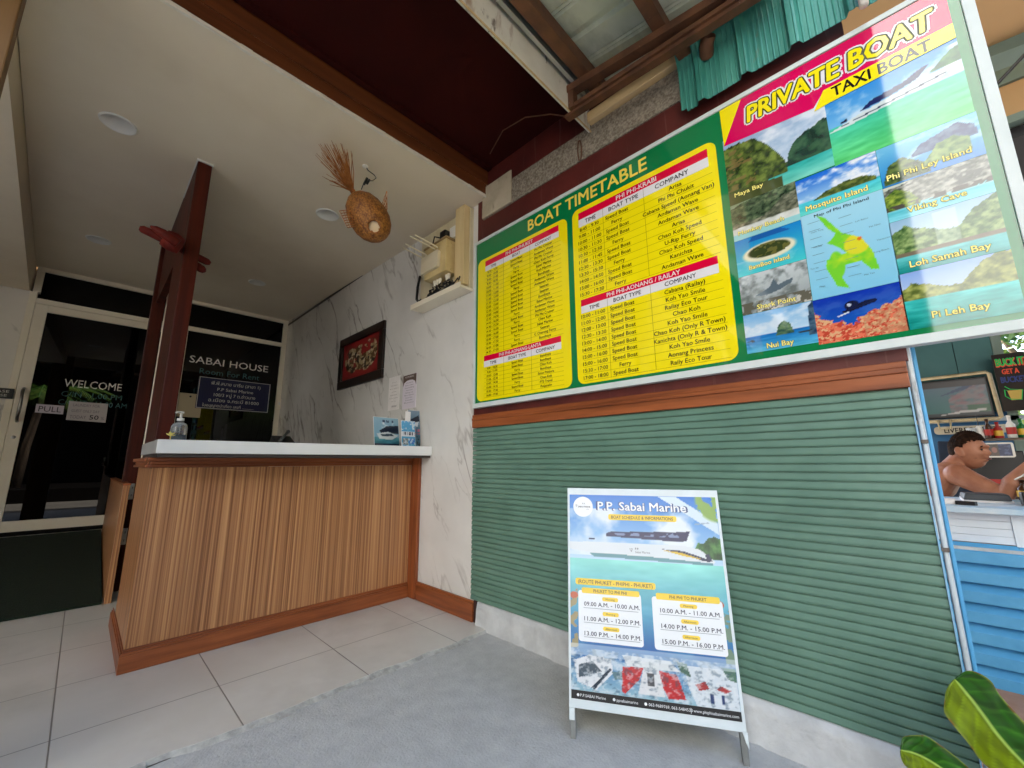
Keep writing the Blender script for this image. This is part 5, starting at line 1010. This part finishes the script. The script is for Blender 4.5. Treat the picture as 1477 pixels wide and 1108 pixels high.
MB().hexa([(3.29, -.320, .7605), (3.60, -.330, .7605), (3.60, -.150, .7605), (3.29, -.148, .7605), (3.30, -.312, .792), (3.60, -.322, .785), (3.60, -.155, .785), (3.30, -.160, .795)]).build('cover', mat('charcoal_cover', (44,48,52), (54,58,62), (9,9,9), rough=.6), ft, bevel=.006)
cg = thing('cigarette_pack', 'small white and red packet with a dark lighter at the left end of the bar', 'packet', (3.2, -.08, .75))
MB().box(3.10, -.115, .7485, 3.18, -.06, .772).build('packet', paper_m, cg, bevel=.002)
MB().hexa([(3.06, -.175, .7485), (3.09, -.185, .7485), (3.12, -.12, .7485), (3.09, -.11, .7485), (3.06, -.175, .766), (3.09, -.185, .766), (3.12, -.12, .766), (3.09, -.11, .766)]).build('lighter', black_m, cg)
cm_ = thing('black_camera', 'black compact camera resting on the bar at the right', 'camera', (3.2, -.36, .75))
MB().box(3.15, -.43, .7485, 3.22, -.335, .815).build('body', black_m, cm_, bevel=.008)
MB().lathe([(.026, 0), (.026, .03), (.022, .034), (.0, .034)], (3.15, -.385, .782), 18, (-1, 0, 0)).build('lens', mat('lens_black', (10,10,12), None, rough=.1), cm_, smooth=True)
MB().box(3.17, -.40, .8152, 3.20, -.37, .832).build('viewfinder', black_m, cm_, bevel=.003)

# the man leaning on the bar
def skin_chain(nodes, edges, radii, root):
    me = bpy.data.meshes.new('sk'); me.from_pydata(nodes, edges, []); o = bpy.data.objects.new('sk', me); col.objects.link(o)
    md = o.modifiers.new('skin', 'SKIN'); md.use_smooth_shade = True
    for i, r in enumerate(radii):
        v = me.skin_vertices[0].data[i]; v.radius = (r, r) if not isinstance(r, tuple) else r; v.use_root = (i == root)
    sb_ = o.modifiers.new('sub', 'SUBSURF'); sb_.levels = 2; sb_.render_levels = 2
    dg = bpy.context.evaluated_depsgraph_get(); dg.update()
    m2 = bpy.data.meshes.new_from_object(o.evaluated_get(dg)); vs = [tuple(v.co) for v in m2.vertices]; fs = [tuple(p_.vertices) for p_ in m2.polygons]
    bpy.data.objects.remove(o); bpy.data.meshes.remove(me); bpy.data.meshes.remove(m2); return vs, fs
HC = Vector((3.93, -.244, 1.022))
def head_mesh():
    bm = bmesh.new(); bmesh.ops.create_uvsphere(bm, u_segments=48, v_segments=36, radius=1.0)
    # local: face towards +X, up +Z, side Y
    for v in bm.verts:
        x, y, z = v.co
        X = x*.089; Y = y*.069; Z = z*.110
        if z < -.15: k = (-.15-z)/.85; X *= 1-.08*k; Y *= 1-.18*k
        if x < 0: X *= 1.02
        f = max(0, x)
        if z < -.55: X += .020*f*((-.55-z)/.45)**.6                         # chin
        g = lambda yy, zz, sy, sz: math.exp(-((y-yy)/sy)**2-((z-zz)/sz)**2)
        if x > 0:
            X += f*(.016*g(0, -.19, .15, .13) + .008*g(0, .02, .13, .20))     # nose
            X += f*.012*(g(.30, .22, .26, .08)+g(-.30, .22, .26, .08)+g(0, .20, .3, .08)) # brow
            X -= f*.020*(g(.34, .06, .17, .11)+g(-.34, .06, .17, .10))        # eye sockets
            X += f*.015*(g(0, -.45, .25, .05)+g(0, -.57, .22, .05)) - f*.012*g(0, -.51, .27, .03) - f*.010*g(0, -.70, .3, .06)
            X += f*.010*(g(.45, -.16, .18, .14)+g(-.45, -.16, .18, .14))
        v.co = (X, Y, Z)
    # ears
    for sy in (1, -1):
        r = bmesh.ops.create_uvsphere(bm, u_segments=14, v_segments=10, radius=1.0)
        for v in r['verts']:
            x, y, z = v.co; v.co = (-.008+x*.019+z*-.006, sy*(.069+y*.010+max(0, -x)*.012), -.004+z*.034)
    R_ = Matrix.Rotation(R(-120), 4, 'Z') @ Matrix.Rotation(R(-3), 4, 'Y')
    M = Matrix.Translation(HC) @ R_
    vs = [tuple(M @ v.co) for v in bm.verts]; fs = [tuple(v.index for v in f.verts) for f in bm.faces]; 
    bm.verts.index_update(); fs = [tuple(v.index for v in f.verts) for f in bm.faces]; bm.free(); return vs, fs, M
hv, hf, HM = head_mesh()
def ball(c, r, seg=18):
    bm = bmesh.new(); bmesh.ops.create_uvsphere(bm, u_segments=seg, v_segments=seg*2//3, radius=1.0)
    for v in bm.verts: v.co = Vector((v.co.x*r[0], v.co.y*r[1], v.co.z*r[2]))+Vector(c)
    bm.verts.index_update(); o = ([tuple(v.co) for v in bm.verts], [tuple(v.index for v in f.verts) for f in bm.faces]); bm.free(); return o
def limb(pts, rs, seg=16):
    """a tapered limb with rounded joints, closed"""
    out = MB(); P = [Vector(p) for p in pts]; fine = []; fr = []
    for i in range(len(P)-1):
        for k in range(6): t = k/6; fine.append(P[i].lerp(P[i+1], t)); fr.append(rs[i]*(1-t)+rs[i+1]*t)
    fine.append(P[-1]); fr.append(rs[-1]); out.tube(fine, fr, seg)
    res = [(out.v, [f[::-1] for f in out.f])]
    for p, r in zip(P, rs): res.append(ball(p, (r*1.0, r*1.0, r*1.0)))
    return res
def loft(rings, seg=28):
    """closed trunk through elliptical rings (centre, half width across the shoulders, half depth)"""
    vs = []; fs = []
    for (c, a, b, tilt) in rings:
        for k in range(seg):
            w = 2*math.pi*k/seg; vs.append((c[0]+a*math.cos(w), c[1]+b*math.sin(w)*math.cos(tilt), c[2]+b*math.sin(w)*math.sin(tilt)))
    for i in range(len(rings)-1):
        for k in range(seg): fs.append((i*seg+k, i*seg+(k+1) % seg, (i+1)*seg+(k+1) % seg, (i+1)*seg+k))
    fs += [tuple(range(seg))[::-1], tuple((len(rings)-1)*seg+k for k in range(seg))]
    return vs, fs
body_pieces = [loft([((4.0,.10,.44),.13,.10,0), ((4.0,.09,.52),.155,.115,.1), ((3.99,.05,.62),.145,.10,.2), ((3.975,-.005,.72),.155,.098,.35), ((3.965,-.065,.80),.172,.100,.5), ((3.955,-.115,.865),.180,.086,.6), ((3.95,-.145,.905),.160,.066,.6), ((3.948,-.165,.928),.10,.050,.6), ((3.945,-.18,.948),.06,.042,.6)])]
body_pieces += limb([(3.947,-.165,.922), (3.942,-.195,.965), (3.935,-.225,1.00)], [.060,.052,.052])
body_pieces += limb([(3.795,-.172,.878), (3.76,-.215,.845), (3.70,-.305,.785), (3.672,-.335,.772)], [.066,.058,.045,.038])
body_pieces += limb([(3.672,-.335,.772), (3.662,-.37,.835), (3.675,-.42,.905), (3.688,-.448,.938)], [.037,.043,.030,.024])
body_pieces += limb([(4.09,-.16,.880), (4.10,-.21,.845), (4.03,-.32,.785), (3.96,-.37,.772)], [.064,.056,.043,.037])
body_pieces += limb([(3.96,-.37,.772), (3.90,-.39,.83), (3.80,-.44,.91), (3.755,-.462,.945)], [.037,.043,.030,.024])
for x_ in (3.91, 4.10): body_pieces += limb([(x_,.07,.46), (x_,-.30,.47), (x_,-.30,.08), (x_,-.30,-.20), (x_,-.42,-.235)], [.085,.062,.052,.036,.028])
def hand(base, d, side, curl):
    vs, fs = [], []
    d = Vector(d).normalized(); s_ = Vector(side).normalized(); up = d.cross(s_).normalized()
    ch_n = [(tuple(base), .026), (tuple(Vector(base)+d*.045), .030), (tuple(Vector(base)+d*.08), .028)]
    a, b = skin_chain([q[0] for q in ch_n], [(0,1),(1,2)], [(.016,.034),(.016,.040),(.013,.040)], 0); vs += a; fs += b
    for i, (o, L) in enumerate(((-.030,.070),(-.010,.080),(.010,.075),(.029,.058))):
        p0 = Vector(base)+d*.075+s_*o; p1 = p0+d*L*.45+up*.004; p2 = p1+(d*math.cos(curl)+up*math.sin(curl))*L*.32; p3 = p2+(d*math.cos(curl*2)+up*math.sin(curl*2))*L*.26
        a, b = skin_chain([tuple(p0), tuple(p1), tuple(p2), tuple(p3)], [(0,1),(1,2),(2,3)], [.0095,.009,.0082,.0065], 0); k0 = len(vs); vs += a; fs += [tuple(i_+k0 for i_ in f) for f in b]
    p0 = Vector(base)+d*.025-s_*.032; p1 = p0+(d*.7-s_*.7+up*.3)*.034; p2 = p1+(d*.9-s_*.2+up*.4)*.030
    a, b = skin_chain([tuple(p0), tuple(p1), tuple(p2)], [(0,1),(1,2)], [.013,.011,.008], 0); k0 = len(vs); vs += a; fs += [tuple(i_+k0 for i_ in f) for f in b]
    return vs, fs
allv, allf = [], []
for v, f in body_pieces + [(hv, hf), hand((3.690,-.452,.940), (.35,-.75,.45), (-.5,-.35,-.2), 1.0), hand((3.752,-.466,.948), (-.35,-.75,.40), (.5,-.3,-.2), 1.0)]:
    k0 = len(allv); allv += v; allf += [tuple(i+k0 for i in q) for q in f]
pe = thing('person', 'shirtless young man leaning on his elbows at the blue bar, looking right', 'person', (4.0, 0, -.26))
po = MB().add(allv, allf).build('body', skin_m, pe, smooth=True)
rm = po.modifiers.new('remesh', 'REMESH'); rm.mode = 'VOXEL'; rm.voxel_size = .0036; rm.use_smooth_shade = True
sm = po.modifiers.new('smooth', 'SMOOTH'); sm.factor = .5; sm.iterations = 1
# hair cap
hb_v, hb_f = [], []
bm = bmesh.new(); bmesh.ops.create_uvsphere(bm, u_segments=90, v_segments=64, radius=1.0)
for v in list(bm.verts):
    x, y, z = v.co
    line = (.50 if x > .5 else (.50-.75*(.5-x) if x > -.05 else .08-.62*(-.05-x))) + .05*math.sin(y*23+x*17)
    if z < line: v.tag = True
bmesh.ops.delete(bm, geom=[v for v in bm.verts if v.tag], context='VERTS')
for v in bm.verts:
    x, y, z = v.co; b = .0015+.020*max(0, z-.25)*max(0, x+.7)+.006*math.sin(y*34+x*9)*math.sin(x*27+z*13)*max(0, z+.2)+rnd.uniform(0,.004)*max(.2, z)
    v.co = HM @ Vector((x*(.091+b)*(1.02 if x < 0 else 1), y*(.071+b*.8), z*(.110+b)+.002))
bm.verts.index_update(); hvv = [tuple(v.co) for v in bm.verts]; hff = [tuple(v.index for v in f.verts) for f in bm.faces]; bm.free()
ho = MB().add(hvv, hff).build('hair', hair_m, pe, smooth=True); sm = ho.modifiers.new('s', 'SOLIDIFY'); sm.thickness = .010; sm.offset = -1
for sy in (.027, -.027):
    e_ = MB(); e_.lathe([(0, -.006), (.0042, -.0042), (.006, 0), (.0042, .0042), (0, .006)], HM @ Vector((.0765, sy, .004)), 12); e_.build('eye', mat('dark_eye', (36,28,24), None, rough=.2), pe, smooth=True)
    MB().tube([HM @ Vector((.085-abs(sy)*.10, sy-.013, .020)), HM @ Vector((.088-abs(sy)*.12, sy, .025)), HM @ Vector((.083-abs(sy)*.16, sy+.013, .021))], .0032, 6).build('eyebrow', hair_m, pe)
MB().tube([HM @ Vector((.0815, -.020, -.0545)), HM @ Vector((.0905, -.008, -.0535)), HM @ Vector((.0915, 0, -.0550)), HM @ Vector((.0905, .008, -.0535)), HM @ Vector((.0815, .020, -.0545))], [.001, .0034, .0036, .0034, .001], 6).build('lips', mat('dull_lips', (128,62,54), None, rough=.5), pe, smooth=True)
MB().tube([(3.655+.034*math.cos(a), -.395+.030*math.sin(a), .872-.022*math.sin(a)) for a in np.linspace(0, 2*math.pi, 25)], .0045, 6).build('bracelet', white_m, pe, smooth=True)
MB().box(3.82, -.26, .40, 4.22, .22, .545).build('shorts', mat('dark_shorts', (26,30,40), None, rough=.9), pe, bevel=.05)
st = thing('bar_stool', 'wooden bar stool under the shirtless man', 'stool', (4.02, .05, -.3))
MB().lathe([(.0, 0), (.17, 0), (.17, .035), (.0, .035)], (4.02, .06, .362), 24).build('seat', trimwood_m, st)
for a in range(4): MB().tube([(4.02+.12*math.cos(a*1.571+.78), .06+.12*math.sin(a*1.571+.78), .361), (4.02+.17*math.cos(a*1.571+.78), .06+.17*math.sin(a*1.571+.78), -.034)], .015, 8).build('leg', trimwood_m, st)

# roofs above the bar and what stands behind it
sf2 = thing('tan_soffit', 'tan plaster soffit of the building above the bar', 'soffit', (3, -1, 3.2))
MB().hexa([(1.98, -3.2, 2.62), (2.72, -3.2, 2.62), (2.72, 1.9, 2.95), (1.98, 1.9, 2.95), (1.98, -3.2, 2.68), (2.72, -3.2, 2.68), (2.72, 1.9, 3.1), (1.98, 1.9, 3.1)]).build('plaster', tan_m, sf2)
gb_ = thing('eaves_beam', 'grey green painted eaves beam below the tan soffit', 'beam', (2.7, -.8, 2.8), 'grey green eaves beams')
MB().hexa([(2.60, -3.2, 2.44), (2.72, -3.2, 2.44), (2.72, .6, 2.865), (2.60, .6, 2.865), (2.60, -3.2, 2.55), (2.72, -3.2, 2.55), (2.72, .6, 2.94), (2.60, .6, 2.94)]).build('bar', greygreen_m, gb_)
gb_ = thing('eaves_beam', 'lower grey green painted beam under the tan band', 'beam', (3.3, -.8, 2.9), 'grey green eaves beams')
MB().box(3.18, -3.2, 2.95, 3.26, .6, 3.05).build('bar', greygreen_m, gb_)
tb_ = thing('tan_band', 'tan fascia band between the two grey green beams', 'fascia', (3.3, -.8, 2.85))
MB().box(3.20, -3.2, 2.765, 3.24, .6, 2.949).build('band', tan_m, tb_)
gb_ = thing('eaves_beam', 'thin grey green edge strip along the bottom of the tan band', 'beam', (3.3, -.8, 2.74), 'grey green eaves beams')
MB().box(3.19, -3.2, 2.722, 3.25, .6, 2.7645).build('bar', greygreen_m, gb_)
br = thing('bar_roof', 'dark unlit roof of the bar next door', 'roof', (4.8, -.8, 2.7))
MB().box(3.251, -3.2, 2.66, 6.5, 1.9, 2.72).build('sheet', mat('dark_roof', (40,42,46), None, rough=.8), br)
MB().box(2.73, -3.2, 3.06, 7.0, 1.9, 3.12).build('upper_sheet', roof_m, br)
bc = thing('black_cable', 'black cable hanging across the eaves beside the big board', 'cable', (2.3, -.46, 2.44))
MB().tube([(2.3, -.36, 2.335), (2.3, -.415, 2.405), (2.3, -.501, 2.483), (2.3, -.62, 2.58), (2.3, -.9, 2.80)], .006, 6).build('strand', black_m, bc, smooth=True)

# ------------------------------------------------------------------ plants
def foliage(name, m, parent, c, rad, nclump, nleaf, ls, seed):
    r = random.Random(seed); mb = MB()
    for _ in range(nclump):
        while True:
            d = Vector((r.uniform(-1, 1), r.uniform(-1, 1), r.uniform(-1, 1)))
            if .25 < d.length < 1: break
        cc = Vector(c)+Vector((d.x*rad[0], d.y*rad[1], d.z*rad[2])); cr = r.uniform(.14, .30)*max(rad)
        for _ in range(nleaf):
            o = Vector((r.gauss(0, 1), r.gauss(0, 1), r.gauss(0, .7)))*cr*.5; p0 = cc+o
            a = Vector((r.uniform(-1, 1), r.uniform(-1, 1), r.uniform(-.7, .4))).normalized(); b = a.cross(Vector((r.uniform(-1, 1), r.uniform(-1, 1), r.uniform(-1, 1)))).normalized()
            L_ = ls*r.uniform(.6, 1.3); mb.m = r.choice((0, 0, 1))
            mb.quad(p0-a*L_, p0+b*L_*.35, p0+a*L_, p0-b*L_*.35)
    return mb.build(name, m, parent)
leafm = []
for nme, c in (('leaf_green', (70,110,40)), ('leaf_bright', (120,150,60))):
    m = mat(nme, c, None, rough=.5); b = m.node_tree.nodes['Principled BSDF']; b.inputs['Subsurface Weight'].default_value = 0.0; leafm.append(m)
for i, (x, y, h, lab) in enumerate(((9.5, -1.6, 4.2, 'sunlit bushy tree beyond the open end of the bar'), (12, .5, 5.5, 'taller bushy tree hidden further behind the bar'), (10.5, -4.5, 4.6, 'bushy tree further right behind the bar'))):
    t = thing('bushy_tree', lab, 'tree', (x, y, -.03))
    MB().tube([(x, y, -.05), (x+.1, y-.05, h*.35), (x-.05, y+.1, h*.7)], [.14, .10, .05], 8).tube([(x+.08, y-.04, h*.3), (x+.6, y-.5, h*.6)], [.07, .03], 6).tube([(x+.08, y-.04, h*.35), (x-.5, y+.5, h*.65)], [.07, .03], 6).build('trunk', mat('bark', (88,72,56), (116,98,78), (8,8,2), rough=.9), t, smooth=True)
    foliage('crown', leafm, t, (x, y, h*.62), (1.5, 1.5, h*.42), 70, 70, .085, 50+i)
# potted broad-leaf plant in the foreground
pot = thing('broad_leaf_plant', 'broad leaved green plant in front of the green wall at the lower right corner', 'plant', (1.60, -.22, -.012))
def big_leaf(name, axis, wid, side, m_l, parent, curl=.12, nseg=70, label=None):
    """one blade swept along an axis, with printed veins"""
    ax_ = [Vector(a) for a in axis]
    def pt(t):
        k = t*(len(ax_)-1); i = min(int(k), len(ax_)-2); f = k-i
        p0 = ax_[max(i-1, 0)]; p1 = ax_[i]; p2 = ax_[i+1]; p3 = ax_[min(i+2, len(ax_)-1)]
        return .5*((2*p1)+(p2-p0)*f+(2*p0-5*p1+4*p2-p3)*f*f+(3*p1-p0-3*p2+p3)*f**3)
    nw = 25; vs = []; fs = []; cs = []; s0 = Vector(side).normalized()
    for i in range(nseg+1):
        t = i/nseg; p = pt(t); tg = (pt(min(1, t+.02))-pt(max(0, t-.02))).normalized(); s_ = (s0-tg*s0.dot(tg)).normalized(); nn = s_.cross(tg)
        w = wid*(math.sin(math.pi*min(1, (t*.95+.0004))**.66)**.66)
        for j in range(nw):
            q = j/(nw-1)*2-1; rip = .010*math.sin(t*17+q*2)*abs(q)**2
            vs.append(tuple(p+s_*q*w+nn*(abs(q)**1.4*wid*curl*min(1, t*5)+rip*min(1, t*4)+.0022*math.cos(t*46-abs(q)*9)*abs(q)*(1-abs(q))*3)))
            vein = .5+.5*math.cos((t*46-abs(q)*9)*1.0+.6*math.sin(t*31)); sp = max(0, vein-.75)*4
            mott = .5+.5*math.sin(t*13+q*4+2*math.sin(t*7-q*9))
            base = np.array((34,84,12))*(.80+.25*mott) if q > 0 else np.array((112,134,8))*(.82+.2*mott)
            c = base*(1-.05*vein) + np.array((130,166,60))*.16*sp**2
            if abs(q) < .055: c = np.array((158,190,86))
            if abs(q) > .97: c = np.array((130,140,60)) if math.sin(t*40) > -.6 else np.array((120,84,40))
            cs.append(np.clip(c, 0, 255))
    for i in range(nseg):
        for j in range(nw-1): fs.append((i*nw+j, i*nw+j+1, (i+1)*nw+j+1, (i+1)*nw+j))
    o = MB().add(vs, fs).build(name, m_l, parent, smooth=True)
    at = o.data.color_attributes.new('print', 'FLOAT_COLOR', 'POINT'); c4 = np.ones((len(cs), 4), 'f'); c4[:, :3] = lin(np.array(cs)); at.data.foreach_set('color', c4.ravel())
    if label: o['label'] = label
    return o
lf_m = print_mat('leaf_print', .42, 0, .35)
big_leaf('leaf', [(1.552,.006,.444), (1.590,-.022,.385), (1.640,-.058,.300), (1.690,-.11,.215), (1.70,-.18,.12)], .073, (.55,-.62,.42), lf_m, pot, .09)
big_leaf('leaf', [(1.484,.124,.274), (1.515,.092,.262), (1.560,.05,.225), (1.60,-.02,.16), (1.64,-.10,.09)], .045, (.3,-.35,.55), lf_m, pot, .2, label='small yellow green leaf low at the front of the plant')
big_leaf('leaf', [(1.50,-.42,.50), (1.56,-.38,.42), (1.60,-.32,.30), (1.62,-.25,.12)], .06, (.5,.6,.2), lf_m, pot, .16)
MB().tube([(1.66,-.20,-.01), (1.685,-.19,.06), (1.70,-.18,.12)], .009, 8).tube([(1.65,-.18,-.01), (1.64,-.10,.09)], .008, 8).tube([(1.63,-.24,-.01), (1.62,-.25,.12)], .008, 8).build('stem', mat('leaf_stem', (120,150,60), None, rough=.5), pot, smooth=True)
MB().lathe([(.0, 0), (.10, 0), (.13, .10), (.135, .11), (.12, .11), (.115, .085), (.0, .085)], (1.645, -.27, -.0115), 24).build('pot', mat('clay_pot', (120,74,52), (140,90,64), (9,9,9), rough=.9), pot, smooth=False)

# ------------------------------------------------------------------ the far side of the street (lights and reflects, mostly out of the frame)
def street_building(name, label, x0, y0, x1, y1, h, m, wins, wm, ov=.3):
    t = thing(name, label, 'building', ((x0+x1)/2, (y0+y1)/2, -.03))
    MB().box(x0, y0, -.035, x1, y1, h).build('wall', m, t)
    MB().box(x0-.3, y0-.3, h+.002, x1+.3, y1+ov, h+.18).build('roof', roof_m, t)
    for w in wins: MB().box(*w).build('added_dark_deck', wm, t)
cw = mat('white_house_paint', (226,224,218), (234,232,226), (1,1,1), rough=.8)
street_building('white_house', 'tall white house across the street, reflected in the boat board', -12, -14, -8, -.60, 12, cw, [], ink_m)
street_building('dark_house', 'dark timber house across the street to the left', -12, -.55, -8.02, 9, 12.5, mat('dark_timber', (14,11,9), (20,16,13), (2,2,2), rough=.9, spec=.1), [], ink_m)
street_building('timber_shop', 'low dark timber shop behind the viewer across the lane', -7, -15, 7, -10, 5.5, mat('dark_timber', (34,26,20)), [(-6.5, -9.99, -.03, 6.5, -4.6, .32)], mat('dark_timber', (34,26,20)), 3.2)  # unseen; deep eaves shade its front, dark deck added to darken the door reflections
pt = thing('palm_tree', 'palm tree in the lane reflected in the glass door', 'tree', (-1.3, -6.5, -.03))
MB().tube([(-1.3, -6.5, -.05), (-1.25, -6.5, 1.5), (-1.1, -6.45, 3.2)], [.12, .10, .08], 10).build('trunk', mat('bark', (88,72,56)), pt, smooth=True)
fr_ = MB(); rr = random.Random(5)
for k in range(22):
    a = k*2*math.pi/22+rr.uniform(-.15, .15); el = rr.uniform(.0, .9); L_ = rr.uniform(1.3, 1.8); P0 = Vector((-1.1, -6.45, 3.2)); pts_ = []
    for i in range(9):
        t = i/8; pts_.append(P0+Vector((math.cos(a)*L_*t, math.sin(a)*L_*t, math.sin(el)*L_*t-1.1*t*t)))
    fr_.m = 0; fr_.tube(pts_, .012, 4)
    for i in range(1, 33):
        t = i/33*8; j = min(int(t), 7); p = pts_[j].lerp(pts_[j+1], t-j); tg = (pts_[j+1]-pts_[j]).normalized(); sd = tg.cross(Vector((0, 0, 1))).normalized()
        for sg in (-1, 1):
            q = p+(sd*sg*.8+tg*.6-Vector((0, 0, .35)))*.42*(1-.5*i/33); w = tg*.012; fr_.m = rr.choice((0, 1)); fr_.quad(p-w, p+w, q+w*.2, q-w*.2)
fr_.build('crown', leafm, pt)
